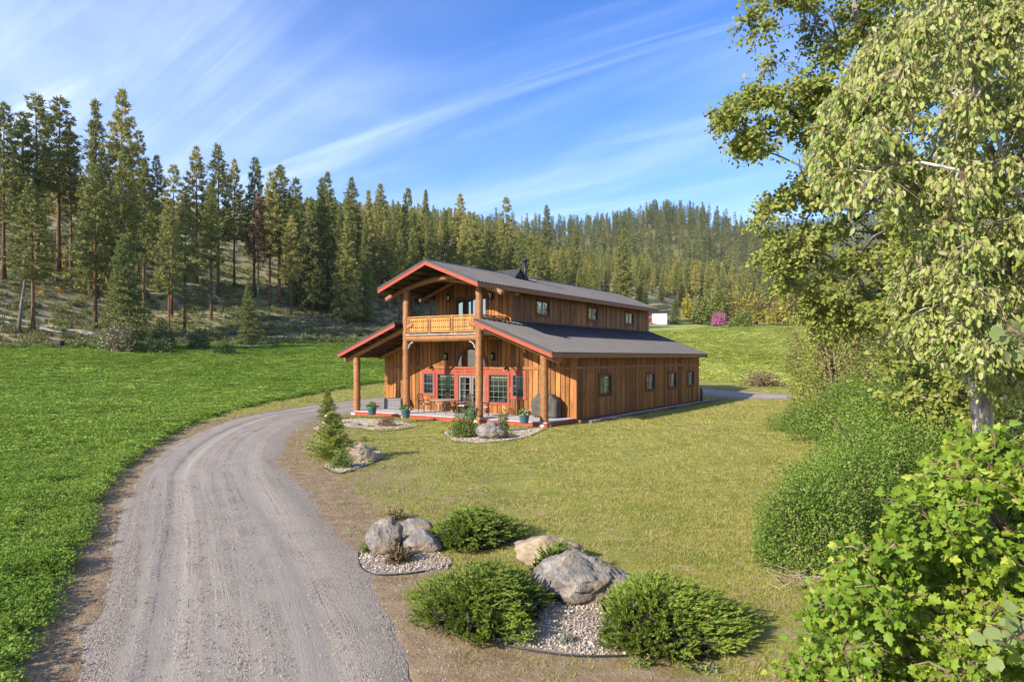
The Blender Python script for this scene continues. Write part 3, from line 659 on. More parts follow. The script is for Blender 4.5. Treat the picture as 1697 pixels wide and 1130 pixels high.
# log frame of the porch
def log(name, pts, r, parent, seed, flare=0., jit=.05, n=14):
    p = [Vector(q) for q in pts]; out = []; rad = []
    for k in range(n):
        t = k / (n - 1) * (len(p) - 1); i = min(int(t), len(p) - 2); u = t - i; a = p[max(i - 1, 0)]; b = p[i]; c = p[i + 1]; d = p[min(i + 2, len(p) - 1)]
        out.append(.5 * (2 * b + (c - a) * u + (2 * a - 5 * b + 4 * c - d) * u * u + (3 * b - a - 3 * c + d) * u ** 3))
        rad.append(r * (1 + flare * (1 - k / (n - 1))) * (1 + .05 * math.sin(k * 2.3 + seed)))
    return MB().tube(out, rad, 14, jit, True, seed).build(name, LOGM, parent, True)
PY_ = -3.2
for s, x in ((1, 2.40), (-1, 2.40)):
    log('post', [(s * x, PY_, .10), (s * (x + .01), PY_, 3.3), (s * x, PY_ + .01, 6.98)], .185, house, 3 + s, .10, .05, 30)
for s in (-1, 1):
    log('post', [(s * 6.15, PY_, .12), (s * 6.14, PY_ + .01, 1.7), (s * 6.15, PY_, 3.50)], .185, house, 9 + s, .12, .05, 18)
    MB().prism([(s * 6.15 + .32 * math.cos(t) * 1.05, PY_ + .30 * math.sin(t), -.12) for t in [k * math.pi / 5 + .3 for k in range(10)]], (0, 0, .24)).build('plinth', CONC, house)
    MB().lathe([(.3, -.12), (.3, .13)], 10, (s * 2.4, PY_, 0)).build('plinth', CONC, house)
    # rafter log of the lean-to and its twin against the wall
    log('rafter_log', [(s * 7.02, PY_ - .02, zl(7.02) - .40), (s * 4.5, PY_ - .02, zl(4.5) - .39), (s * 1.85, PY_ - .02, zl(1.85) - .40)], .135, house, 21 + s, 0, .03, 12)
    log('rafter_log', [(s * 6.7, FY - .2, zl(6.7) - .38), (s * 2.6, FY - .2, zl(2.6) - .38)], .11, house, 25 + s, 0, .03, 8)
    # bowed truss logs under the main gable
    log('arch_log', [(s * 3.72, PY_ + s * .13, 6.33), (s * 2.4, PY_ + s * .13, 6.82), (s * 1.05, PY_ + s * .13, 7.11), (-s * .4, PY_ + s * .13, 7.28), (-s * 1.55, PY_ + s * .13, 7.20)], .14, house, 31 + s, 0, .03, 20)
    log('arch_log', [(s * 3.3, FY - .45, 6.40), (s * 1.9, FY - .45, 6.95), (s * .3, FY - .45, 7.55)], .11, house, 35 + s, 0, .03, 12)
    # steel knee bracket
    bm_ = MB()
    for k in range(6):
        a, b = k * math.pi / 12, (k + 1) * math.pi / 12; r0 = .34
        p = lambda t, rr_: (s * (2.22 - .36 + r0 * 0 + rr_ * math.sin(t)), PY_ - .10, 4.04 - .36 + rr_ * math.cos(t))
        bm_.prism([p(a, .36), p(b, .36), p(b, .30), p(a, .30)], (0, .12, 0))
    bm_.build('bracket', GALV, house)
log('beam', [(-2.5, PY_ - .02, 4.205), (0, PY_ - .02, 4.19), (2.5, PY_ - .02, 4.205)], .178, house, 41, 0, .03, 24)
bal = empty('balcony', parent=house)
for k in range(17): bx('floor_board', DECKM, bal, -2.5, 2.5, PY_ - .16 + k * .158, PY_ - .16 + k * .158 + .150, 4.385, 4.425)
for k in range(5): x = -2.1 + k * 1.05; log('joist', [(x, PY_ + .1, 4.25), (x, FY - .05, 4.25)], .09, bal, 50 + k, 0, .03, 6)
# railing with sawn flat balusters
def slat_mesh():
    h = .68; w = .066
    pr = [(-w, 0)] ; 
    side = [(w, 0), (w * .5, .015), (w, .05), (w, .17), (w * .55, .185), (w * .45, .205), (w * .55, .225), (w, .24), (w, .50), (w * .55, .515), (w * .45, .535), (w * .55, .555), (w, .57), (w, h)]
    poly = side + [(-x, z) for x, z in reversed(side)]
    return MB().prism([(x, 0, z) for x, z in poly], (0, .028, 0)).mesh('baluster', RAILW)
SLAT = slat_mesh()
def railing(x0, y0, x1, y1, nb, ns, posts=True):
    rl = empty('railing', parent=house); d = Vector((x1 - x0, y1 - y0, 0)); Ln = d.length; d.normalize(); rot = math.atan2(d.y, d.x)
    def rb(nm, mt_, a0, a1, o0, o1, z0, z1):
        o = bx(nm, mt_, rl, a0, a1, o0, o1, z0, z1); c = Vector(((a0 + a1) / 2, (o0 + o1) / 2, 0)); c.rotate(Matrix.Rotation(rot, 3, 'Z')); o.location = (x0 + c.x, y0 + c.y, (z0 + z1) / 2); o.rotation_euler = (0, 0, rot)
    rb('top_rail', RAILW, 0, Ln, -.075, .075, 5.305, 5.36); rb('bottom_rail', RAILW, 0, Ln, -.03, .03, 4.50, 4.58)
    rb('bottom_rail', RAILW, 0, Ln, -.028, .028, 5.19, 5.27)
    for k in range(nb + 1):
        a = Ln * k / nb; p = Vector((x0, y0, 0)) + d * a
        log('rail_post', [(p.x, p.y, 4.40), (p.x, p.y, 5.302)], .085, rl, 60 + k, 0, .06, 7)
    for b in range(nb):
        for k in range(ns):
            a = Ln * b / nb + .11 + (Ln / nb - .22) * (k + .5) / ns; p = Vector((x0, y0, 0)) + d * a
            link('baluster', SLAT, rl, (p.x + math.sin(rot) * .0615, p.y - math.cos(rot) * .0615, 4.56), (0, 0, rot))
railing(-2.22, PY_ - .02, 2.22, PY_ - .02, 3, 9)
railing(2.36, PY_ + .2, 2.36, FY - .1, 2, 8); railing(-2.36, FY - .1, -2.36, PY_ + .2, 2, 8)
# deck
dk = empty('deck', parent=house); y0d = -3.42
for k in range(19): bx('deck_board', DECKM, dk, -6.15, 6.42, y0d + k * .148, y0d + k * .148 + .142, DZ - .035, DZ)
bx('deck_fascia', FASC, dk, -6.17, 6.44, y0d - .045, y0d - .005, -.04, DZ - .037); bx('deck_fascia', FASC, dk, 6.425, 6.465, y0d - .0, FY - .05, -.04, DZ - .037); bx('deck_fascia', FASC, dk, -6.195, -6.155, y0d, FY - .05, -.04, DZ - .037)
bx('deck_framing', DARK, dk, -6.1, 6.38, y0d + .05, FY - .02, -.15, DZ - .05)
# lanterns and floodlights
LG = glass_mat('lantern_glass', (.25, .22, .16), .25, False)
def lantern(x, z):
    l = empty('wall_lantern', (x, FY - .03, z), parent=house)
    MB().box(-.07, .07, -.03, .0, -.02, .40).build('back_plate', BLK, l); MB().lathe([(.02, .43), (.075, .40), (.12, .33), (.105, .31)], 6, (0, -.13, 0)).build('hood', BLK, l)
    MB().lathe([(.075, .06), (.095, .30)], 6, (0, -.13, 0)).build('lamp_glass', LG, l); MB().lathe([(.03, -.03), (.10, .03), (.10, .065)], 6, (0, -.13, 0)).build('base_cup', BLK, l)
    for k in range(6): t = k * math.pi / 3; MB().tube([(.085 * math.cos(t), -.13 + .085 * math.sin(t), .05), (.103 * math.cos(t), -.13 + .103 * math.sin(t), .32)], .009, 5).build('bar', BLK, l)
for x, z in ((-1.72, 3.06), (1.48, 3.06), (-1.55, 6.32), (1.36, 6.32)): lantern(x, z)
for x in (-2.75, 2.38):
    l = empty('floodlight', (x, FY - .062, 2.67), parent=house)
    MB().box(-.06, .06, -.03, 0, -.06, .06).build('back_plate', BLK, l); MB().tube([(0, -.02, 0), (0, -.10, -.01)], .02, 6).build('arm', BLK, l); MB().tube([(0, -.08, .03), (0, -.22, -.05)], [.05, .085], 12).build('lamp_head', BLK, l, True)
# hose bib post by the rear corner
hp = tag(empty('tap_post', (*HW(6.75, 17.7), 0), -TH), 'short dark timber tap post at the rear corner of the house', 'tap post')
MB().box(-.07, .07, -.07, .07, -.1, .95).build('post', DTRIM, hp); MB().tube([(0, -.07, .85), (0, -.16, .86), (0, -.18, .78)], .02, 6).build('tap', BLK, hp); MB().lathe([(.05, .96), (.07, 1.0), (.03, 1.05)], 8).build('cap', BLK, hp)
# ------------------------------------------------------------------ conifers
BARK = pmat('pine_bark', (.085, .048, .030), (.19, .105, .062), 5., (1, 1, .35), rough=.95, bump=.6, bdist=.05, coord='obj', rnd=.3)
BARKD = pmat('grey_bark', (.13, .11, .10), (.26, .23, .21), 5., (1, 1, .3), rough=.95, bump=.5, bdist=.05, coord='obj', rnd=.2)
def needle_mat(name, c1, c2, c3):
    m, t = newmat(name); g = N(t, 'ShaderNodeNewGeometry'); oi = N(t, 'ShaderNodeObjectInfo')
    n = noise(t, g.outputs['Position'], .55, 3); rp = g.outputs['Random Per Island']
    col = mixc(t, mth(t, 'ADD', mth(t, 'MULTIPLY', smooth(t, n, .35, .65), .5), mth(t, 'MULTIPLY', rp, .5)), c1, c2)
    col = mixc(t, mth(t, 'MULTIPLY', smooth(t, oi.outputs['Random'], .55, 1.), .7), col, c3)
    col = value_shift(t, col, oi.outputs['Random'], .12)
    p = N(t, 'ShaderNodeBsdfPrincipled'); L(t, col, p.inputs['Base Color']); p.inputs['Roughness'].default_value = .6; p.inputs['Specular IOR Level'].default_value = .25
    tr = N(t, 'ShaderNodeBsdfTranslucent'); L(t, col, tr.inputs[0]); mx = N(t, 'ShaderNodeMixShader'); mx.inputs[0].default_value = .15
    L(t, p.outputs[0], mx.inputs[1]); L(t, tr.outputs[0], mx.inputs[2]); o = N(t, 'ShaderNodeOutputMaterial'); L(t, mx.outputs[0], o.inputs[0]); return m
NEED = needle_mat('pine_needles', (.15, .172, .046), (.315, .31, .086), (.40, .345, .105))
NEEDD = needle_mat('fir_needles', (.12, .155, .048), (.25, .265, .08), (.33, .31, .09))
RUST = leafmat('rusty_dead_needles', (.20, .095, .05), (.33, .17, .09), .15)
def conifer(seed, style, lod=0, H=26.):
    """trunk tube + crown of needle sprays set along whorled boughs; returns (trunk MB, V, F)"""
    rs = np.random.RandomState(seed); r0 = H * .0125
    cb = {'pine': .38, 'fir': .10, 'spar': .50, 'low': .02}[style] + rs.uniform(-.04, .05); RM = H * {'pine': .160, 'fir': .165, 'spar': .14, 'low': .26}[style]
    lean = rs.normal(0, .012, 2) * H
    mb = MB(); zs = np.linspace(0, 1, 9); mb.tube([(lean[0] * z * z, lean[1] * z * z, H * z) for z in zs], [max(.02, r0 * (1 - .93 * z) * (1 + .35 * max(0, .06 - z) / .06)) for z in zs], 7 if lod == 0 else 5, .04, True, seed)
    step = {0: .42, 1: .85, 2: 1.6}[lod] * H / 26; P, D, Ls, Ws = [], [], [], []
    z = cb * H; nb = {0: 5, 1: 5, 2: 4}[lod]; az0 = rs.uniform(0, 6.28)
    lob = rs.uniform(.6, 1.15, 7)
    while z < H * .985:
        t = (z / H - cb) / (1 - cb)
        prof = {'pine': (min(1, t * 5 + .45)) * (1 - t) ** .72, 'fir': (min(1, t * 9 + .6)) * (1 - t) ** .85, 'spar': min(1, t * 4 + .4) * (1 - t) ** .6, 'low': (min(1, t * 7 + .7)) * (1 - t) ** .8}[style] + .035
        az0 += 2.4
        for k in range(nb):
            if rs.rand() < {'pine': .12, 'fir': .05, 'spar': .28, 'low': .04}[style]: continue
            az = az0 + k * 6.283 / nb + rs.uniform(-.45, .45); lb = lob[int((az % 6.283) / 6.283 * 7) % 7]
            Lb = RM * prof * (.55 + .45 * lb) * rs.uniform(.62, 1.12)
            pitch = (-.28 + .75 * t if style != 'low' else -.1 + .6 * t) + rs.uniform(-.14, .14)
            d = np.array([math.cos(az) * math.cos(pitch), math.sin(az) * math.cos(pitch), math.sin(pitch)])
            b = np.array([lean[0] * (z / H) ** 2, lean[1] * (z / H) ** 2, z])
            nt_ = max(2, int(Lb * {0: 4.2, 1: 2.2, 2: 1.1}[lod] / (H / 26)))
            sv = rs.uniform(.22 if style in ('fir', 'low') else .38, 1.02, nt_)
            lat = np.cross(d, [0, 0, 1]); lat /= np.linalg.norm(lat)
            off = rs.uniform(-1, 1, nt_) * (.10 + .34 * sv * (1.15 - sv)) * Lb
            sag = -.10 * Lb * sv ** 2 + (.14 * Lb * sv ** 3 if style == 'pine' else 0)
            pt = b + d * (sv * Lb)[:, None] + lat * off[:, None] + np.array([0, 0, 1.]) * (sag + rs.uniform(-.12, .12, nt_) * H / 26)[:, None]
            nbld = {0: 7, 1: 6, 2: 5}[lod]; big = {0: 1., 1: 1.75, 2: 2.7}[lod] * H / 26
            pt = np.repeat(pt, nbld, 0); dr_ = rs.normal(size=(len(pt), 3)) * .75 + d * .75 + np.array([0, 0, .18 if style != 'fir' else -.05])
            P.append(pt + rs.normal(size=(len(pt), 3)) * .10 * big); D.append(dr_); Ls.append(rs.uniform(.34, .62, len(pt)) * big); Ws.append(rs.uniform(.12, .22, len(pt)) * big)
        z += step * rs.uniform(.7, 1.3)
    if lod == 0 and style in ('pine', 'spar'):       # dead lower stubs
        for k in range(16):
            zz_ = rs.uniform(.08, cb) * H; az = rs.uniform(0, 6.28); ln = rs.uniform(.5, 1.8); mb.tube([(0, 0, zz_), (ln * math.cos(az), ln * math.sin(az), zz_ - .15 * ln)], [.04, .012], 4)
    V, F = blades(np.concatenate(P), np.concatenate(D), np.concatenate(Ls), np.concatenate(Ws), quad=False)
    return mb, V, F
PROT = []
for k, (st_, mt_) in enumerate([('pine', NEED), ('pine', NEED), ('fir', NEEDD), ('fir', NEED), ('spar', NEED), ('pine', NEEDD), ('low', NEEDD), ('fir', NEED), ('pine', NEED), ('spar', NEEDD), ('fir', NEEDD), ('pine', NEED)]):
    mb, V, F = conifer(100 + k, st_, 0); PROT.append((mb.mesh('trunk', BARK, True), npmesh('crown', V, F, mt_)))
mb, V, F = conifer(140, 'pine', 1); DEADT = (mb.mesh('trunk', BARKD, True), npmesh('crown', V, F, RUST))
STY = {'pine': (0, 1, 5, 8, 11), 'fir': (2, 3, 7, 10), 'spar': (4, 9), 'low': (6,)}
def put_tree(name, proto, x, y, H, label, cat, group, wid=1., rz=None):
    r = empty(name, (x, y, hz(x, y) - .15), random.uniform(0, 6.28) if rz is None else rz)
    s = H / 26.
    for me, nm in zip(proto, ('trunk', 'crown')): link(nm, me, r, (0, 0, 0), (0, 0, 0), (s * wid, s * wid, s))
    tag(r, label, cat, group); return r
# prominent trees, each at its own place: (photo x, tip y, distance, style, width, label)
HAND = [
 (6, 166, 96, 'pine', .9, 'ponderosa pine cut by the picture edge, left of the twin tops'),
 (42, 192, 99, 'spar', 1., 'slim dark pine between the cut-off edge pine and the twin open tops'),
 (62, 152, 101, 'spar', 1.15, 'tall open-topped pine, first of the close pair at the far left'),
 (97, 154, 105, 'spar', 1.1, 'tall open-topped pine, second of the close pair at the far left'),
 (118, 206, 108, 'pine', .9, 'shorter pine just right of the open-topped pair'),
 (160, 160, 101, 'fir', .85, 'tall dense pointed conifer, second highest of the left hillside'),
 (201, 146, 108, 'pine', .85, 'highest conifer of the left hillside, dark and narrow'),
 (229, 212, 114, 'spar', .8, 'thin pine leaning against the highest conifer'),
 (206, 240, 91, 'pine', .8, 'sunlit conifer standing in front of the highest one'),
 (158, 272, 88, 'pine', 1.0, 'broad sunlit conifer in front of the dense pointed one'),
 (238, 262, 97, 'pine', .75, 'light green narrow conifer beside the sunlit group'),
 (262, 256, 112, 'pine', .8, 'pine with rounded top above the hillside clearing'),
 (284, 268, 103, 'spar', .85, 'open pine with tufted limbs above the yellow flowers'),
 (326, 240, 120, 'pine', .85, 'first of two matching pointed pines against the sky'),
 (362, 238, 117, 'pine', .9, 'second of two matching pointed pines against the sky'),
 (388, 262, 124, 'pine', .75, 'third, slightly lower pine right of the matching pair'),
 (306, 318, 96, 'pine', .8, 'pale conifer with bare lower trunk above the dark sage slope'),
 (280, 330, 88, 'pine', .75, 'slim pine with dark straight trunk standing low on the slope'),
 (350, 300, 104, 'pine', .75, 'pine with reddish trunk in the middle of the hillside'),
 (421, 257, 121, 'pine', .8, 'pointed pine just left of the rust-brown dying tree'),
 (463, 270, 120, 'pine', 1.05, 'full twin-crowned sunlit pine right of the dying tree'),
 (447, 283, 118, 'pine', .8, 'narrower half of the twin-crowned sunlit pine'),
 (490, 292, 131, 'spar', .9, 'pine with gap in its crown between twin pine and dense pair'),
 (530, 291, 127, 'fir', .9, 'dense olive conifer at the field corner above the lean-to roof'),
 (542, 284, 134, 'pine', .8, 'pointed conifer rising just behind the dense olive one'),
 (582, 292, 140, 'pine', .85, 'tall pointed pine above the front gable, left one'),
 (611, 312, 138, 'fir', .85, 'dark conifer between two tall pines left of the gable'),
 (632, 301, 148, 'pine', .85, 'pointed pine directly above the left eave'),
 (677, 309, 152, 'pine', .8, 'tall pine just left of the roof ridge'),
 (705, 313, 158, 'fir', .8, 'pointed conifer above the roof ridge tip'),
 (762, 320, 163, 'pine', .8, 'pine above the middle of the roof slope'),
 (838, 323, 166, 'spar', .85, 'thin grey-topped pine standing above its neighbours behind the stove pipe'),
 (905, 338, 232, 'pine', .9, 'pointed conifer on the skyline right of the stove pipe'),
 (205, 384, 79, 'low', 1.0, 'broad low-branched dark fir at the foot of the hillside'),
 (55, 300, 82, 'pine', 1.1, 'dark shaded fir reaching the ground at the far left'),
 (412, 462, 92, 'low', .8, 'young bushy pine beside the fallen logs'),
 (1032, 378, 196, 'fir', 1.1, 'big dark conifer at the far field edge above the rear roof corner'),
 (955, 372, 200, 'fir', 1., 'tall full conifer at the field edge behind the roof'),
 (1119, 490, 205, 'low', 1.05, 'young bright green pine beside the white shed'),
]
used = []
for (px, py, Y, st_, wd, lb) in HAND:
    x = (px - 848.5) / 1131 * Y; g = hz(x, Y); H = CH + (591 - py) / 1131. * Y - g
    pr = PROT[random.choice(STY[st_])]; put_tree('pine_tree', pr, x, Y, H, lb, 'pine tree', 'conifers on the hillside', wd); used.append((x, Y))
x, Y = (428 - 848.5) / 1131 * 117, 117; put_tree('dead_pine', DEADT, x, Y, CH + (591 - 318) / 1131. * Y - hz(x, Y), 'dying pine with rust-brown needles on the hillside', 'dead pine', 'conifers on the hillside', .75); used.append((x, Y))
# the rest of the wood: individuals nearest the viewer, a mass behind
SKX = [0, 60, 130, 250, 300, 340, 400, 450, 600, 700, 800, 860, 920, 1000, 1100, 1180, 1250, 1400]
SKY = [255, 240, 275, 330, 350, 330, 335, 315, 325, 335, 350, 372, 402, 412, 420, 428, 438, 445]
cand = []
cx0 = rng.uniform(-190, 190, 11000); cy0 = rng.uniform(78, 400, 11000)
dt = toe_d(cx0, cy0)
pxs = 848.5 + 1131 * cx0 / cy0; zg = height(cx0, cy0)
dens = np.where(pxs < 470, np.where(dt < 50, .06, .17), np.where((pxs < 640) & (dt < 26), .40, .95)) * sstep(dt, 9, 20); dens = np.where((pxs > 230) & (pxs < 420) & (dt < 40), .02, dens)
keep = (dt > 3) & ~((pxs > 1070) & (cy0 < 236)) & ~((pxs > 990) & (cy0 < 206)) & (pxs > -160) & (pxs < 1500) & (rng.random(11000) < dens)
pos_ = list(used)
for k in np.where(keep)[0][np.argsort(cy0[keep])]:
    x, y = cx0[k], cy0[k]; mind = 3.0 if y < 180 else 3.8
    if any(abs(x - a) < mind and abs(y - b) < mind and (x - a) ** 2 + (y - b) ** 2 < mind * mind for a, b in pos_[-400:]) : continue
    ysk = np.interp(pxs[k], SKX, SKY) + rng.uniform(0, 42)
    Hm = CH + (591 - ysk) / 1131. * y - zg[k]; H = min(rng.uniform(15, 29), Hm)
    if H < 6: continue
    pos_.append((x, y)); cand.append((x, y, H, pxs[k]))
cand.sort(key=lambda c: -c[2] / c[1])
vis = [c for c in cand if -20 < c[3] < 1330]
indiv = vis[:225]; rest = [c for c in cand if c not in set(indiv)]
for (x, y, H, px) in indiv:
    st_ = random.choices(['pine', 'fir', 'spar'], [.5, .38, .12])[0]
    zones = [(110, 'on the shaded far left slope'), (270, 'on the slope above the grey twiggy bush'), (440, 'on the open middle of the hillside'), (520, 'right of the rust-brown tree'), (600, 'above the left lean-to roof'), (680, 'behind the front gable peak'), (760, 'above the front of the roof ridge'), (840, 'left of the stove pipe'), (900, 'right of the stove pipe'), (960, 'above the middle of the roof'), (1020, 'above the rear of the roof'), (1090, 'above the white shed'), (1170, 'left of the pink blossom tree'), (9999, 'behind the golden willows')]
    zn = next(z for lim, z in zones if px < lim); sz = 'tall' if H > 23 else 'middling' if H > 16 else 'short'; wd_ = {'pine': 'tufted pine', 'fir': 'bushy conifer', 'spar': 'open-crowned pine'}[st_]
    rw = 'near the front' if y < 130 else 'farther back' if y < 190 else 'deep in the wood'
    put_tree('pine_tree', PROT[random.choice(STY[st_])], x, y, H, '%s %s %s %s' % (sz, wd_, rw, zn), 'pine tree', '%s %ss %s %s' % (sz, wd_, rw, zn), random.uniform(.75, 1.0))
LOD1 = []; LOD2 = []
def whole(seed, st_, lod, mt_):
    mb, V, F = conifer(seed, st_, lod); me = npmesh('conifer', V, F, mt_); me.materials.append(BARK)
    bm = bmesh.new(); bm.from_mesh(me); tmp = mb.mesh('t', BARK); n0 = len(bm.faces); bm.from_mesh(tmp); bm.faces.ensure_lookup_table()
    for f in bm.faces[n0:]: f.material_index = 1
    bm.to_mesh(me); bm.free(); return me
LOD1 = [whole(200 + k, s_, 1, m_) for k, (s_, m_) in enumerate([('pine', NEED), ('fir', NEEDD), ('fir', NEED), ('pine', NEEDD)])]
NEEDF = needle_mat('distant_needles', (.070, .102, .036), (.145, .170, .055), (.20, .20, .062))
LOD2 = [whole(220 + k, s_, 2, m_) for k, (s_, m_) in enumerate([('pine', NEEDF), ('fir', NEEDF), ('fir', NEEDF)])]
def wood(name, lst, protos, label):
    a = np.array([(x, y, 0.) for x, y, H in lst]); a[:, 2] = height(a[:, 0], a[:, 1]) - .2; s = np.array([c[2] / 26. for c in lst]); w_ = rng.uniform(.75, 1.05, len(lst))
    scatter(name, a, np.stack([0 * s, 0 * s, rng.uniform(0, 6.28, len(lst))], 1), np.stack([s * w_, s * w_, s], 1), protos, label, 'forest')
wood('pine_forest', [c[:3] for c in rest], LOD1, 'dense mass of conifers filling the wood behind the front trees')
# wooded hills in the distance
fx = rng.uniform(-420, 1100, 26000); fy = rng.uniform(330, 2300, 26000); fz_ = height(fx, fy); fpx = 848.5 + 1131 * fx / fy
clear = wob(fx, fy, 55., 3, 6) > 1.75
ok = (fpx > 380) & (fpx < 1800) & ~clear & (rng.random(26000) < np.clip(1.25 - fy / 2600., .2, 1))
sel = np.where(ok)[0][:15000]
wood('far_forest', [(fx[k], fy[k], rng.uniform(15, 26) * (1 + .25 * (fy[k] > 1300))) for k in sel], LOD2, 'conifer forest covering the distant rounded hills')
# ------------------------------------------------------------------ leaves, shrubs, broadleaf trees
OVATE = [(0, 0), (.25, .32), (.62, .30), (1, 0)]
DIAM = [(0, 0), (.42, .34), (1, 0)]
ROUND = [(0, 0), (.12, .36), (.45, .50), (.82, .30), (1, 0)]
CATK = [(0, 0), (.25, .22), (.68, .21), (1, 0)]
LANCE = [(0, 0), (.25, .16), (.5, .19), (.8, .10), (1, 0)]
MAPLE = [(0, 0), (-.07, .15), (.06, .40), (.22, .30), (.50, .47), (.55, .22), (.80, .17), (1, 0)]
def leaf_frames(D, up):
    D = unit(D); S = unit(np.cross(D, up)); return D, S, np.cross(S, D)
def leaf_arrays(P, D, up, size, shape, fold=.25):
    D, S, Nn = leaf_frames(D, up); h = np.array(shape); k = len(h); n = len(P); size = np.broadcast_to(size, n)[:, None]
    cols = [P + size * (D * u + S * v - Nn * abs(v) * fold) for u, v in h] + [P + size * (D * u - S * v - Nn * abs(v) * fold) for u, v in h[1:-1]]
    V = np.stack(cols, 1).reshape(-1, 3); m = 2 * k - 2; b = np.arange(n)[:, None] * m
    left = list(range(k)); right = [0] + list(range(k, m)) + [k - 1]
    F = np.concatenate([b + np.array([left]), b + np.array([right[::-1]])], 0); return V, F
def leaf_unit(name, shape, mat, fold=.25):
    V, F = leaf_arrays(np.zeros((1, 3)), np.array([[1., 0, 0]]), np.array([[0, 0, 1.]]), 1., shape, fold); return npmesh(name, V, F, mat)
def foliage(parent, P, D, up, size, shape, mat, nsingle=0, name='leaves', fold=.25):
    """the big near leaves as single leaf objects, the rest as one mass"""
    size = np.broadcast_to(size, len(P)).copy()
    px = 848.5 + 1131 * P[:, 0] / np.maximum(P[:, 1], .1); py = 591 - 1131 * (P[:, 2] - CH) / np.maximum(P[:, 1], .1)
    if nsingle:
        sc = np.where((px > 0) & (px < 1690) & (py > 0) & (py < 1125), size / P[:, 1], 0); o = np.argsort(-sc); one = o[:nsingle]; rest_ = o[nsingle:]
        me = leaf_unit('leaf', shape, mat, fold); Df, Sf, Nf = leaf_frames(D[one], up[one])
        for q, d, s_, n_, z in zip(P[one], Df, Sf, Nf, size[one]):
            ob = link('leaf', me, parent); M = Matrix(((d[0], s_[0], n_[0], q[0]), (d[1], s_[1], n_[1], q[1]), (d[2], s_[2], n_[2], q[2]), (0, 0, 0, 1)))
            ob.matrix_basis = M @ Matrix.Scale(z, 4)
        P, D, up, size = P[rest_], D[rest_], up[rest_], size[rest_]
    V, F = leaf_arrays(P, D, up, size, shape, fold); ob = link(name, npmesh(name, V, F, mat), parent); ob['kind'] = 'stuff'; return ob
def bush(name, x, y, w, h, n, leaf, mat, label, cat, group=None, shape=DIAM, lump=.28, stems=9, base=0., hang=.0, depth=None, z0=None, bark=None, airy=0.):
    """rounded shrub: lumpy dome of leaves over a handful of stems"""
    g = hz(x, y) if z0 is None else z0; r = empty(name, (x, y, g)); tag(r, label, cat, group)
    nl = 14; cs = rng.uniform(-1, 1, (nl, 3)); cs[:, 2] = rng.uniform(.15, .85, nl); 
    d = rdir(n); d[:, 2] = np.abs(d[:, 2]) * 1.0; d = unit(d)
    lobes = unit(rng.normal(size=(9, 3)) + np.array([0, 0, .6])); lv = (np.maximum(d @ lobes.T, 0) ** 9).max(1)
    rad_ = (1 - lump + lump * 1.25 * lv) * rng.uniform(.62 - airy, 1.03, n) ** .8
    dp = depth or w
    P = d * rad_[:, None] * np.array([w / 2, dp / 2, h * (1 - base)]) + np.array([0, 0, base * h])
    keep_ = P[:, 2] > -.02
    P = P[keep_]; d = d[keep_]
    D = d * .8 + rng.normal(size=P.shape) * .6 + np.array([0, 0, .15 - hang])
    V, F = leaf_arrays(P, D, d + rng.normal(size=P.shape) * .5 + np.array([0, 0, .4]), leaf * rng.uniform(.7, 1.25, len(P)), shape)
    o = link('crown', npmesh('crown', V, F, mat), r)
    mb = MB()
    for k in range(stems):
        a = rng.uniform(0, 6.28); q = rng.uniform(.2, .75); top = Vector((math.cos(a) * q * w / 2, math.sin(a) * q * dp / 2, h * rng.uniform(.55, .85)))
        mb.tube([(top.x * .12, top.y * .12, -.1), (top.x * .5, top.y * .5, top.z * .55), tuple(top)], [max(.012, h * .018), max(.009, h * .012), max(.004, h * .004)], 5)
    mb.build('stems', bark or TWIG, r); return r
TWIG = pmat('twig_bark', (.13, .085, .055), (.24, .17, .12), 20., rough=.9, coord='obj')
PALEB = pmat('pale_cottonwood_bark', (.20, .165, .14), (.56, .50, .45), 7., (1, 1, .55), rough=.9, bump=.5, bdist=.03, dist=.6)
REDT = pmat('red_brown_twig', (.11, .06, .04), (.20, .11, .075), 14., rough=.8)
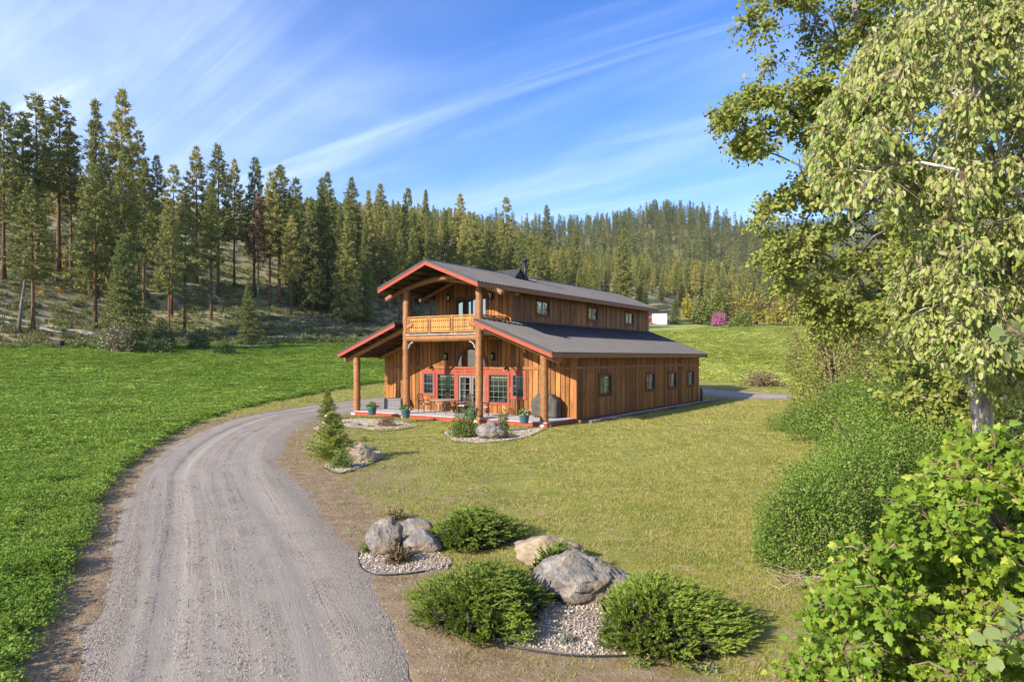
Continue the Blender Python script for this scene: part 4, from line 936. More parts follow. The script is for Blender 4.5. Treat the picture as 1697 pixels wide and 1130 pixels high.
def limb_tree(r, trunk, trad, clumps, ntw, nlf, leaf, shape, mat, bark, hang, nsingle=0, seed=1, spread=1., fold=.25, limb=.008):
    """trunk and limbs as one mesh; a limb reaches each clump, twigs droop from it, leaves hang along the twigs"""
    mb = MB(); mb.tube(trunk, trad, 12, .06, True, seed); tp = [Vector(p) for p in trunk]; Ps, Ds, Us = [], [], []
    tw = MB()
    nodes = [Vector(p) for p in trunk[2:]]; nt0 = len(nodes); par = [-1] * nt0; ax_ = list(nodes)
    order = sorted(clumps, key=lambda q: min((Vector(q[0]) - p).length for p in nodes[:nt0]))
    for (c, cr) in order:
        c = Vector(c); best = min(range(len(nodes)), key=lambda i: (nodes[i] - c).length * (1.0 if i < nt0 else .8) + max(0, nodes[i].z - c.z + .15) * 1.2); par.append(best); nodes.append(c)
    cnt = [1] * len(nodes)
    for i in range(len(nodes) - 1, nt0 - 1, -1): cnt[par[i]] += cnt[i]
    for i in range(nt0, len(nodes)):
        a, b = nodes[par[i]], nodes[i]; ln = (b - a).length; rb_ = limb * cnt[i] ** .5; ra_ = min(rb_ * 1.35, trad[0] * .5)
        m1 = a.lerp(b, .35) + Vector((rng.normal(0, .07), rng.normal(0, .07), .10)) * ln; m2 = a.lerp(b, .7) + Vector((rng.normal(0, .06), rng.normal(0, .06), .08)) * ln
        mb.tube([a, m1, m2, b], [ra_, ra_ * .75 + rb_ * .25, rb_ * 1.1, rb_ * .8], 6, .08, True, i)
    for (c, cr) in clumps:
        c = Vector(c)
        for k in range(ntw):
            d = Vector(rdir(1)[0]); d.z = d.z * .6 + .1; e = c + d * cr * rng.uniform(.6, 1.15) * spread; e.z -= hang * cr * .5
            s_ = c + d * cr * .12; m_ = s_.lerp(e, .5) + Vector((0, 0, cr * .15)); tw.tube([s_, m_, e], [.008, .005, .002], 3, 0, False)
            t = rng.uniform(.15, 1.05, nlf); pt = np.array([tuple(s_ * (1 - q) ** 2 + m_ * 2 * q * (1 - q) + e * q * q) for q in t])
            Ps.append(pt + rng.normal(size=pt.shape) * leaf * .55)
            dd2 = rng.normal(size=pt.shape) * .55 + np.array(d) * .45 + np.array([0, 0, -hang]); Ds.append(dd2)
            Us.append(rng.normal(size=pt.shape) * .75 + np.array([-.2, -.28, .6 - .4 * hang]))
    P, D, Up = np.concatenate(Ps), np.concatenate(Ds), np.concatenate(Us)
    mb.build('trunk', bark, r, True); tw.build('twigs', TWIG, r)
    foliage(r, P, D, Up, leaf * rng.uniform(.65, 1.25, len(P)), shape, mat, nsingle, fold=fold)
def px_clumps(n, ys, xl, xr, Y0, Y1, cr, ymin, ymax, seed):
    rs = np.random.RandomState(seed); out = []
    while len(out) < n:
        py = rs.uniform(ymin, ymax); a = np.interp(py, ys, xl); b = np.interp(py, ys, xr); px = rs.uniform(a, b); Y = rs.uniform(Y0, Y1)
        rr_ = cr * rs.uniform(.75, 1.2); px = max(px, a + rr_ * 1131 / Y * .8); x, y, z = at_px(px, py, Y)
        if z < hz(x, y) + .15: continue
        out.append(((x, y, z), rr_))
    return out
# near cottonwood on the right
CW = leafmat('cottonwood_leaves', (.25, .295, .06), (.44, .47, .15), .32, (.13, .27, .035), big=1.2, rnd=0., back=(.40, .40, .20))
t1 = tag(empty('cottonwood_tree', (0, 0, 0)), 'tall pale-leaved cottonwood with whitish trunk filling the right edge', 'tree')
ys = [-120, 0, 64, 130, 183, 268, 337, 360, 426, 500, 560, 640]; xl = [1520, 1490, 1417, 1385, 1338, 1331, 1400, 1490, 1482, 1440, 1540, 1640]
cl1 = px_clumps(380, ys, xl, [1950] * len(ys), 6.2, 9.6, .34, -90, 600, 5) + px_clumps(40, [430, 500, 640], [1500, 1470, 1600], [1800] * 3, 6.6, 9., .3, 440, 640, 6)
trunk = [(6.5, 9.2, -.9), (6.45, 9.15, .6), (6.32, 9.1, 1.9), (6.2, 9.05, 2.9), (6.08, 9., 3.7), (6.0, 9., 5.2), (5.8, 8.9, 6.8), (5.7, 8.8, 8.6), (5.7, 8.7, 10.)]
limb_tree(t1, trunk, [.15, .135, .125, .12, .11, .10, .085, .06, .03], cl1, 12, 15, .072, CATK, CW, PALEB, 1.35, 290, 5, 1., .45, .0055)
# olive tree behind it
OL = leafmat('olive_leaves', (.20, .235, .040), (.35, .365, .09), .32, (.14, .21, .03), big=.6, rnd=0.)
t2 = tag(empty('leaning_cottonwood', (0, 0, 0)), 'olive-leaved tree leaning out over the lawn against the sky', 'tree')
cl2 = px_clumps(64, [-40, 0, 60, 110, 160], [1222, 1224, 1232, 1258, 1270], [1640] * 5, 16.5, 19.5, .62, -40, 165, 8) + px_clumps(46, [135, 180, 210, 258], [1255, 1180, 1178, 1225], [1480, 1480, 1470, 1420], 16.5, 19., .52, 140, 252, 9) \
    + px_clumps(8, [277, 300, 337], [1330, 1305, 1330], [1440] * 3, 17, 18.5, .42, 280, 335, 10) + px_clumps(90, [315, 345, 400, 470, 545], [1275, 1236, 1245, 1275, 1310], [1620] * 5, 17, 22., .62, 322, 545, 11) + px_clumps(70, [-40, 300], [1400, 1400], [1800, 1800], 16, 20, .8, -40, 300, 12) + px_clumps(75, [280, 440, 560, 700], [1480, 1450, 1420, 1500], [1800] * 4, 12.5, 17., .6, 290, 690, 13)
trunk2 = [(16.2, 20.5, -.9), (15.8, 20.4, 1.5), (15., 20.2, 3.8), (13.6, 19.6, 5.8), (11.9, 18.9, 7.6), (10.0, 18.3, 9.4), (9.2, 18., 11.6), (8.8, 17.8, 13.)]
limb_tree(t2, trunk2, [.34, .30, .27, .24, .19, .14, .09, .04], cl2, 12, 19, .115, OVATE, OL, BARKD, .45, 0, 6, 1.1, .3, .009)
# bright maple shrub in the near corner
MP = leafmat('maple_leaves', (.11, .21, .017), (.28, .385, .038), .34, (.38, .42, .06), big=1.5, rnd=0.)
t3 = tag(empty('maple_shrub', (0, 0, 0)), 'bright green lobed-leaf maple shrub in the near right corner', 'shrub')
ys = [745, 770, 830, 880, 915, 980, 1075, 1180, 1300]; xl = [1600, 1548, 1512, 1480, 1404, 1358, 1291, 1285, 1300]
cl3 = px_clumps(230, ys, xl, [1830] * len(ys), 3.3, 5.2, .22, 750, 1290, 15)
trunk3 = [(4.1, 5.1, -.9), (4.05, 5.0, .0), (3.9, 4.8, .7), (3.75, 4.6, 1.3), (3.6, 4.5, 1.9), (3.5, 4.4, 2.5)]
limb_tree(t3, trunk3, [.045, .04, .034, .028, .02, .010], cl3, 10, 14, .048, MAPLE, MP, REDT, .12, 290, 7, 1.05, .28, .0021)
# a few broad leaves on twigs very near the viewpoint
RL = leafmat('broad_leaves', (.17, .23, .07), (.30, .36, .14), .35, big=2., rnd=0.)
t4 = tag(empty('aspen_twig', (0, 0, 0)), 'round-leaved sapling whose broad leaves reach in at the right edge', 'sapling')
cl4 = px_clumps(5, [540, 640], [1660, 1660], [1790, 1790], 2.9, 3.4, .14, 545, 630, 21) + px_clumps(5, [1040, 1130], [1640, 1625], [1760, 1760], 2.7, 3.2, .14, 1045, 1125, 22)
limb_tree(t4, [(2.9, 3.0, -.8), (2.75, 3.05, .9), (2.65, 3.1, 2.0), (2.6, 3.1, 3.4)], [.02, .017, .013, .006], cl4, 5, 3, .056, ROUND, RL, REDT, .3, 50, 8, 1.1, .15, .003)
# shrubs along the creek
SHG = leafmat('creek_shrub_leaves', (.105, .20, .022), (.235, .345, .05), .28, (.32, .38, .12), big=1.6)
SHY = leafmat('willow_shrub_leaves', (.16, .19, .035), (.29, .30, .075), .25, big=.5)
SHO = leafmat('olive_shrub_leaves', (.16, .165, .04), (.28, .26, .085), .22, (.36, .31, .14), big=.5)
for (px, py, Y, w, h, n, lf, mt_, lb) in [
    (1338, 940, 10.6, 1.75, 1.35, 6500, .056, SHG, 'rounded green shrub at the lawn edge above the dead twigs'),
    (1415, 905, 11.6, 2.0, 1.7, 7000, .06, SHG, 'green shrub tucked behind the rounded one at the lawn edge'),
    (1470, 850, 13.6, 2.7, 2.1, 8500, .068, SHG, 'green shrub between the rounded shrub and the white trunk'),
    (1330, 712, 29.5, 2.6, 1.2, 2600, .09, SHG, 'low dark green shrub at the far end of the lawn'),
    (1395, 730, 26., 3.4, 2.2, 4500, .10, SHG, 'shrub among tall grass beyond the lawn end'),
    (1392, 700, 33., 5.0, 6.2, 4200, .15, SHY, 'yellow-green willow shrub beside the far lawn end'),
    (1470, 690, 30., 5.2, 6.0, 5200, .15, SHO, 'olive thicket left of the white trunk, below the leaning tree'),
    (1555, 700, 26., 5.4, 6.0, 5200, .14, SHO, 'olive thicket directly behind the white trunk'),
    (1655, 720, 23., 5.4, 6.2, 5200, .13, SHO, 'olive thicket at the right edge behind the white trunk'),
    (1510, 790, 17.5, 4.0, 3.2, 8500, .10, SHG, 'leafy shrub at the foot of the white trunk'),
    (1650, 800, 13., 3.4, 2.4, 3600, .08, SHG, 'green shrub right of the white trunk base'),
    (1375, 660, 44., 5.5, 6.5, 4200, .19, SHY, 'tall willow shrub beyond the drive end'),
    (1420, 640, 58., 8., 9., 4600, .26, SHO, 'big olive willow beyond the creek bend'),
    (1350, 600, 74., 7., 4.6, 2600, .26, SHO, 'grey-green bush at the edge of the far field'),
    (1500, 640, 52., 9., 11., 5200, .26, SHO, 'tall olive creek tree behind the thickets')]:
    x = (px - 848.5) / 1131 * Y; bush('creek_shrub', x, Y, w * 1.2, h * 1.2, int(n * 2.8), lf * .74, mt_, lb, 'shrub', 'shrubs along the creek', shape=DIAM, airy=.08, stems=7)
bush('brown_scrub', (1262 - 848.5) / 1131 * 62., 62., 4.5, 1.7, 700, .2, leafmat('brown_scrub_leaves', (.13, .085, .05), (.2, .15, .08), .1), 'reddish brown scrub at the near edge of the far field', 'scrub', stems=60, airy=.3)
# far willows, blossom tree
WY = leafmat('spring_willow_leaves', (.26, .235, .035), (.40, .335, .055), .2, big=.4)
WG = leafmat('fresh_green_leaves', (.13, .18, .03), (.22, .25, .05), .2, big=.4)
for (px, py, Y, w, h, mt_, lb) in [(1160, 545, 212, 8, 10.5, WG, 'young green tree right of the bright pine by the shed'), (1186, 545, 224, 9, 12.5, WG, 'green tree behind the pink blossom tree'), (1215, 545, 226, 10, 12.5, WY, 'golden willow right behind the pink blossom tree'),
        (1252, 544, 222, 13, 13.5, WY, 'widest golden willow beyond the far field'), (1292, 544, 214, 11, 11., WY, 'golden willow half hidden by the leaning tree'), (1143, 545, 222, 6, 7., WY, 'small golden willow between shed and blossom tree'), (1228, 545, 206, 8, 5.5, WG, 'low green bush under the golden willows'), (1330, 545, 215, 12, 12, WG, 'green tree behind the leaning tree limbs')]:
    x = (px - 848.5) / 1131 * Y; bush('willow_tree', x, Y, w, h, 1900, .62, mt_, lb, 'tree', 'trees beyond the far field', stems=14, base=.08, airy=.25, lump=.4)
bush('blossom_tree', (1190 - 848.5) / 1131 * 200, 200, 5.6, 5.4, 1300, .36, leafmat('pink_blossom', (.42, .11, .24), (.60, .22, .40), .2, big=1.), 'pink flowering crab apple beyond the far field', 'blossom tree', stems=10, base=.2, lump=.45, airy=.3)
# hillside shrubs
HG = leafmat('hill_shrub_leaves', (.055, .105, .028), (.12, .17, .04), .2, big=.7)
HB = leafmat('dry_sage_leaves', (.15, .135, .095), (.26, .235, .165), .1, big=.7)
for (px, Y, w, h, n, mt_, lb) in [(268, 83, 4.2, 3.6, 1500, HG, 'rounded green shrub on the sage slope, left one'), (330, 84, 3.4, 3.0, 1200, HG, 'rounded green shrub on the sage slope, right one'), (264, 77.5, 3.6, 2.3, 1100, HG, 'green shrub at the field edge right of the grey bush'), (372, 80, 3.2, 2.2, 900, HG, 'low green shrub on the bank below the young pine'),
        (196, 76, 5.0, 4.2, 900, HB, 'big grey twiggy bush at the field edge'), (212, 75.6, 2.6, 4.4, 500, WG, 'yellow-green sapling growing through the grey bush'), (130, 77, 2.6, 1.4, 500, HG, 'small green shrub beside the lane')]:
    bush('hill_shrub', (px - 848.5) / 1131 * Y, Y, w, h, n, .24, mt_, lb, 'shrub', 'shrubs at the foot of the hillside', stems=26 if mt_ is HB else 10, airy=.3)
# sage, bunch grass and yellow flowers over the slope
def proto_clump(n, r, h, leaf, wd, mat, up=.9):
    a = rng.uniform(0, 6.28, n); q = r * np.sqrt(rng.uniform(0, 1, n)); P = np.stack([q * np.cos(a), q * np.sin(a), rng.uniform(0, .65, n) * h], 1)
    D = rng.normal(size=(n, 3)) * .5 + np.stack([np.cos(a), np.sin(a), 0 * a], 1) * (q / r)[:, None] * .6 + np.array([0, 0, up]); V, F = blades(P, D, leaf * rng.uniform(.6, 1.2, n), wd); return npmesh('clump', V, F, mat)
def hill_pts(n, pxr, dr, Yr):
    px = rng.uniform(*pxr, n); Y = rng.uniform(*Yr, n); x = (px - 848.5) / 1131 * Y; d = toe_d(x, Y); k = (d > dr[0]) & (d < dr[1]); return x[k], Y[k]
def scat(name, x, y, s, protos, label, cat, sink=.03):
    n = len(x); z = height(x, y) - sink; scatter(name, np.stack([x, y, z], 1), np.stack([rng.normal(0, .06, n), rng.normal(0, .06, n), rng.uniform(0, 6.28, n)], 1), s, protos, label, cat)
SAGE = leafmat('sage_leaves', (.125, .115, .095), (.205, .195, .150), .1, loc=True, big=.12, rnd=.3)
BUNCH = leafmat('bunch_grass_blades', (.115, .150, .040), (.235, .225, .085), .2, loc=True, big=.08, rnd=.3)
GOLD = leafmat('yellow_petals', (.62, .38, .015), (.75, .50, .03), .2, loc=True)
x, y = hill_pts(3200, (-40, 640), (1, 40), (74, 150)); k = wob(x, y, 6., 5, 6) > -.3; scat('sagebrush', x[k], y[k], rng.uniform(.5, 1.3, k.sum()), [proto_clump(90, .55, .55, .32, .12, SAGE) for _ in range(3)], 'grey sagebrush scattered over the lower hillside', 'sagebrush')
x, y = hill_pts(7000, (-40, 700), (-3, 90), (72, 190)); scat('bunch_grass', x, y, rng.uniform(.6, 1.5, len(x)), [proto_clump(60, .4, .35, .45, .07, BUNCH, 1.2) for _ in range(3)], 'tufts of green and straw-coloured grass on the hillside', 'grass')
x, y = hill_pts(2600, (60, 620), (6, 75), (80, 150)); k = wob(x, y, 9., 1, 5) > .75; scat('yellow_flowers', x[k], y[k], rng.uniform(.5, 1.1, k.sum()), [proto_clump(40, .4, .5, .20, .15, GOLD, .6) for _ in range(2)], 'patches of yellow balsamroot flowers on the hillside', 'flowers')
for k, (p0, p1, Y0, Y1, lb) in enumerate([((368, 402), (412, 420), 108, 104, 'pale fallen trunk lying across the upper hillside'), ((350, 515), (384, 508), 84, 86, 'fallen log just below the young pine'), ((400, 507), (452, 504), 89, 92, 'long dark fallen log right of the young pine'), ((492, 514), (526, 528), 97, 92, 'bleached log on the green bank near the field corner')]):
    a = ((p0[0] - 848.5) / 1131 * Y0, Y0); b = ((p1[0] - 848.5) / 1131 * Y1, Y1); r = tag(empty('fallen_log', (0, 0, 0)), lb, 'log', 'fallen logs on the hillside')
    m_ = ((a[0] + b[0]) / 2, (a[1] + b[1]) / 2); MB().tube([(*q, hz(*q) + .16) for q in (a, m_, b)], [.20, .17, .10], 8, .06, True, k).build('trunk', BARKD, r, True)
    MB().tube([(*m_, hz(*m_) + .2), (m_[0] + .3, m_[1] - .2, hz(*m_) + .9)], [.05, .02], 5).build('stub', BARKD, r)
sn = tag(empty('leaning_snag', (0, 0, 0)), 'pale bare snag leaning among the shaded firs at the far left', 'snag'); q0 = ((30 - 848.5) / 1131 * 81, 81); q1 = ((44 - 848.5) / 1131 * 81, 81)
MB().tube([(*q0, hz(*q0) - .2), (q0[0] + .4, 81, hz(*q0) + 3.5), (*q1, hz(*q1) + 8.)], [.22, .17, .06], 8, .05).build('trunk', BARKD, sn, True); MB().tube([(q0[0] + .4, 81, hz(*q0) + 4.), (q0[0] + 1.3, 80.6, hz(*q0) + 4.6)], [.05, .02], 5).build('stub', BARKD, sn)
ub = ((96 - 848.5) / 1131 * 78, 78.); u_ = tag(empty('utility_box', (*ub, hz(*ub))), 'small dark green utility box beside the lane', 'utility box'); UBM = plain('dark_green_paint', (.03, .05, .04), .5)
MB().box(-.5, .5, -.4, .4, -.1, .75).build('body', UBM, u_); MB().box(-.54, .54, -.44, .44, .752, .82).build('lid', UBM, u_)
# shed far across the field
sx, sy = (1093 - 848.5) / 1131 * 200, 200.; sh = tag(empty('shed', (sx, sy, hz(sx, sy)), R(-12)), 'small white shed with a red end wall beyond the far field', 'shed')
SW = plain('white_metal_siding', (.74, .75, .76), .5); SR = plain('red_siding', (.45, .05, .05), .5)
MB().box(-2.1, 2.1, -1.4, 1.4, -.3, 2.5).build('wall', SW, sh); MB().box(-2.9, -2.13, -1.3, 1.3, -.3, 2.3).build('end_wall', SR, sh); MB().prism([(-2.2, -1.55, 2.51), (2.2, -1.55, 2.51), (2.2, 1.55, 2.95), (-2.2, 1.55, 2.95)], (0, 0, .12)).build('roof', SW, sh); MB().box(2.101, 2.14, -.5, .5, -.2, 1.9).build('door', plain('grey_door', (.16, .18, .22), .5), sh)
# wire fence line along the far field
ORD = ['first', 'second', 'third', 'fourth', 'fifth', 'sixth', 'seventh', 'eighth', 'ninth', 'tenth', 'eleventh', 'twelfth', 'thirteenth', 'fourteenth', 'fifteenth']
for k, px in enumerate(range(1140, 1335, 13)):
    Y = 198.; x = (px - 848.5) / 1131 * Y; MB().tube([(0, 0, -.2), (0, 0, 1.25)], .07, 6).build('post', BARKD, tag(empty('fence_post', (x, Y, hz(x, Y))), 'weathered fence post along the far field, %s from the white shed' % ORD[k], 'fence post', 'fence posts along the far field'))
# ------------------------------------------------------------------ crops, lawn, loose gravel
ALF = leafmat('alfalfa_leaves', (.135, .245, .026), (.33, .44, .080), .34, loc=True, big=.16, rnd=.18, spec=.12)
MEA = leafmat('meadow_leaves', (.40, .46, .085), (.54, .57, .15), .34, loc=True, big=.05, rnd=.12, spec=.1)
def alfalfa(n, r, h, leaf, mat=None, tilt=.15):
    a = rng.uniform(0, 6.28, n); q = r * np.sqrt(rng.uniform(0, 1, n)); z = h * rng.uniform(.35, 1, n) * (1 - .45 * (q / r) ** 2)
    P = np.stack([q * np.cos(a), q * np.sin(a), z], 1); V3 = []
    for k in range(3):
        b = a + (k - 1) * .9; D = np.stack([np.cos(b), np.sin(b), rng.uniform(-.1, .9, n) + tilt], 1) + rng.normal(size=(n, 3)) * (.35 + .3 * tilt)
        V3.append(leaf_arrays(P, D, rng.normal(size=(n, 3)) * .5 + np.array([-.5 * tilt, -.5 * tilt, 1. - .5 * tilt]), leaf * rng.uniform(.7, 1.2, n), [(0, 0), (.45, .30), (1, .0)], .15))
    V, F = join(V3); return npmesh('alfalfa', V, F, mat or ALF)
def ring_pts(r0, r1, g0, rg, a0, a1, ex=1.):
    """jittered points whose spacing grows with distance from the viewpoint"""
    xs_, ys_, gs = [], [], []; r = r0
    while r < r1:
        g = g0 * max(1., r / rg) ** ex; n = int((a1 - a0) * r / g); a = a0 + (np.arange(n) + rng.uniform(-.5, .5, n)) * g / r; q = r + rng.uniform(-.5, .5, n) * g
        xs_.append(q * np.sin(a)); ys_.append(q * np.cos(a)); gs.append(np.full(n, g)); r += g
    return np.concatenate(xs_), np.concatenate(ys_), np.concatenate(gs)
x, y, g = ring_pts(5.5, 250, .17, 13., R(-40), R(28), .62)
cd2 = line_dist(x, y, CROP_F); td2 = toe_d(x, y); kd = line_dist(x, y, CREEK_F)
ok = (rng.random(len(x)) > .05 + .2 * (wob(x, y, .9, 4, 8) < -1.1)) & (cd2 < -.10 + .05 * wob(x, y, .35, 2, 8) + rng.normal(0, .045, len(x))) & (td2 < -1 + wob(x, y, 5., 3, 5)) & (kd < -1.)
x, y, g = x[ok], y[ok], g[ok]; hv = .78 + .10 * wob(x, y, 2.3, 6, 6) + .10 * wob(x, y, .30, 10, 10) + rng.normal(0, .12, len(x)) + rng.uniform(-.12, .12, len(x)); sc = g / .17
nearr = np.hypot(x, y) < 26
PA = [alfalfa(105, .20, .34, .036) for _ in range(4)]; PB = [alfalfa(60, .20, .30, .055, None, .8) for _ in range(3)]; PM = [proto_clump(110, .24, .16, .16, .035, MEA, 1.1) for _ in range(3)]; mea = (~nearr) & (x > .02 * y) & (y > 60)
for nm, m_, pr, lb in (('alfalfa_crop', nearr, PA, 'leafy green alfalfa beside the driveway'), ('alfalfa_field', ~nearr & ~mea, PB, 'broad green alfalfa field between driveway and hillside'), ('meadow', mea, PM, 'pale green meadow rising behind the house to the far trees')):
    s2 = np.stack([sc[m_] * 1.15, sc[m_] * 1.15, (np.clip(sc[m_] ** .3, 1, 1.7) if nm != 'meadow' else .8) * np.clip(hv[m_], .55, 1.3)], 1)
    zz_ = height(x[m_], y[m_]) - .03; n = int(m_.sum())
    scatter(nm, np.stack([x[m_], y[m_], zz_], 1), np.stack([rng.normal(0, .1, n), rng.normal(0, .1, n), rng.uniform(0, 6.28, n)], 1), s2, pr, lb, 'crop')
GRS = leafmat('lawn_blades', (.205, .235, .037), (.385, .36, .085), .28, (.52, .41, .19), c3at=.62, loc=True, big=.45, rnd=.2)
def tuft(n, r, h, wd, mat):
    a = rng.uniform(0, 6.28, n); q = r * np.sqrt(rng.uniform(0, 1, n)); P = np.stack([q * np.cos(a), q * np.sin(a), 0 * a], 1)
    V, F = blades(P, rng.normal(size=(n, 3)) * .55 + np.array([0, 0, .75]), h * rng.uniform(.5, 1.2, n), wd, quad=False); return npmesh('tuft', V, F, mat)
x, y, g = ring_pts(6, 62, .055, 9.5, R(-30), R(30))
dv = np.abs(line_dist(x, y, DRIVE_F)); kd = line_dist(x, y, CREEK_F); cd2 = line_dist(x, y, CROP_F)
lx = (x - HO[0]) * R2[0] + (y - HO[1]) * R2[1]; ly = (x - HO[0]) * U2[0] + (y - HO[1]) * U2[1]
inh = (lx > -6.5) & (lx < 7.35) & (ly > -3.6) & (ly < 19)
pr_ = np.clip(.80 - 1.1 * w_dry(x, y) + .30 * wob(x, y, .28, 3, 8) + .16 * wob(x, y, 1.3, 8, 8) + .02 * (x - 1), .05, 1)
ok = (dv > 2.15 + .2 * wob(x, y, .5, 1, 6)) & (kd < 2.) & (cd2 > .1) & ~inh & (rng.random(len(x)) < pr_)
x, y, g = x[ok], y[ok], g[ok]; LAWN_ = (x, y)
n = len(x); s2 = (g / .055) ** .8
scatter('lawn_grass', np.stack([x, y, height(x, y) - .004], 1), np.stack([0 * x, 0 * x, rng.uniform(0, 6.28, n)], 1), np.stack([s2, s2, s2 ** .6 * rng.uniform(.6, 1.3, n)], 1), [tuft(12, .05, .060, .008, GRS) for _ in range(4)], 'short mown yellow-green grass of the lawn', 'grass')
# dry straw and weeds on the bare shoulders
x, y, g = ring_pts(6, 40, .075, 9.5, R(-34), R(30))
dv = np.abs(line_dist(x, y, DRIVE_F)); kd = line_dist(x, y, CREEK_F); cd2 = line_dist(x, y, CROP_F); lx = (x - HO[0]) * R2[0] + (y - HO[1]) * R2[1]; ly = (x - HO[0]) * U2[0] + (y - HO[1]) * U2[1]
ok = (dv > 1.95) & (kd < 1.5) & (cd2 > -.2) & ~((lx > -6.5) & (lx < 7.35) & (ly > -3.6) & (ly < 19)) & (w_dry(x, y) > .22) & (rng.random(len(x)) < .62 + .25 * wob(x, y, .4, 5, 8)); x, y, g = x[ok], y[ok], g[ok]; n = len(x); s2 = (g / .075) ** .8
STRAW = leafmat('straw_blades', (.26, .20, .085), (.42, .33, .16), .25, (.22, .25, .05), c3at=.72, loc=True, big=.6, rnd=.2)
scatter('dry_grass', np.stack([x, y, height(x, y) - .004], 1), np.stack([0 * x, 0 * x, rng.uniform(0, 6.28, n)], 1), np.stack([s2 * 1.2, s2 * 1.2, s2 ** .6 * rng.uniform(.5, 1.1, n)], 1), [tuft(10, .06, .05, .008, STRAW) for _ in range(4)], 'straw-coloured dry grass on the bare ground beside the driveway', 'grass')
# tall rank grass at the creek
TG = leafmat('rank_grass_blades', (.15, .19, .045), (.33, .31, .13), .25, loc=True, big=.5)
x = rng.uniform(5, 24, 5200); y = rng.uniform(9, 46, 5200); kd = line_dist(x, y, CREEK_F); ok = (kd > .3) & (kd < 5.5) & (rng.random(5200) < .8); x, y = x[ok], y[ok]; n = len(x)
scatter('tall_grass', np.stack([x, y, height(x, y) - .02], 1), np.stack([0 * x, 0 * x, rng.uniform(0, 6.28, n)], 1), rng.uniform(.6, 1.3, n), [tuft(34, .18, .62, .016, TG) for _ in range(3)], 'tall rank grass between lawn and creek shrubs', 'grass')
# loose stones on the drive
STN = pmat('crushed_stone', (.20, .17, .14), (.46, .40, .34), 30., rough=.9, coord='pos', rnd=.4)
def stone_mesh(mat, seed):
    bm = bmesh.new(); bmesh.ops.create_icosphere(bm, subdivisions=1, radius=1.); rs = np.random.RandomState(seed)
    for v in bm.verts: v.co = v.co * rs.uniform(.65, 1.15); v.co.z *= .6
    me = bpy.data.meshes.new('stone'); bm.to_mesh(me); bm.free(); me.materials.append(mat); return me
ii = rng.integers(0, int(22 / .28), 30000); tt_ = rng.normal(0, .3, 30000) * (rng.random(30000) < .25) + rng.uniform(-1.25, 1.25, 30000); wgt = np.clip(.25 + .9 * np.abs(tt_) ** 3 + .5 * np.exp(-(tt_ / .16) ** 2) + .4 * wob(tt_ * 4, ii * .05, .6, 2, 6), .05, 1); kk = rng.random(30000) < wgt; ii, tt_ = ii[kk], tt_[kk]
ctr = DRIVE_C[ii]; nr_ = DRIVE_N[ii]; sxy = ctr + nr_ * (tt_ * DRIVE_HW[ii])[:, None] + rng.uniform(-.16, .16, (len(ii), 2)); n = len(ii)
scatter('loose_gravel', np.stack([sxy[:, 0], sxy[:, 1], height(sxy[:, 0], sxy[:, 1]) + .034 * (1 - np.minimum(1, np.abs(tt_)) ** 4)], 1), rng.uniform(0, 6.28, (n, 3)), rng.uniform(.004, .013, n), [stone_mesh(STN, k) for k in range(4)], 'loose grey stones lying on the driveway', 'gravel')
# ------------------------------------------------------------------ garden: rocks, junipers, beds
def rock_mat():
    m, t = newmat('granite_boulder'); v = N(t, 'ShaderNodeTexCoord').outputs['Object']; oi = N(t, 'ShaderNodeObjectInfo')
    n = noise(t, v, 2.2, 8, .68, .4); n2 = noise(t, v, 1.3, 5, .6); n3 = noise(t, v, 26., 4, .7)
    c = mixc(t, smooth(t, n, .35, .66), (.17, .155, .145), (.42, .385, .35)); c = mixc(t, mth(t, 'MULTIPLY', smooth(t, n2, .46, .62), .75), c, (.33, .235, .145))
    c = mixc(t, mth(t, 'MULTIPLY', smooth(t, n3, .52, .66), .65), c, (.09, .085, .08)); c = value_shift(t, c, oi.outputs['Random'], .1)
    finish(t, c, .9, mth(t, 'ADD', mth(t, 'MULTIPLY', n, 2.), mth(t, 'MULTIPLY', n3, .7)), 1., .05, .2); return m
ROCK = rock_mat(); ROCKT = pmat('tan_boulder', (.24, .18, .12), (.39, .31, .22), 3.5, rough=.9, bump=.6, bdist=.06, coord='obj'); ROCKW = pmat('white_boulder', (.38, .34, .29), (.52, .48, .42), 4., rough=.9, bump=.5, bdist=.04, coord='obj')
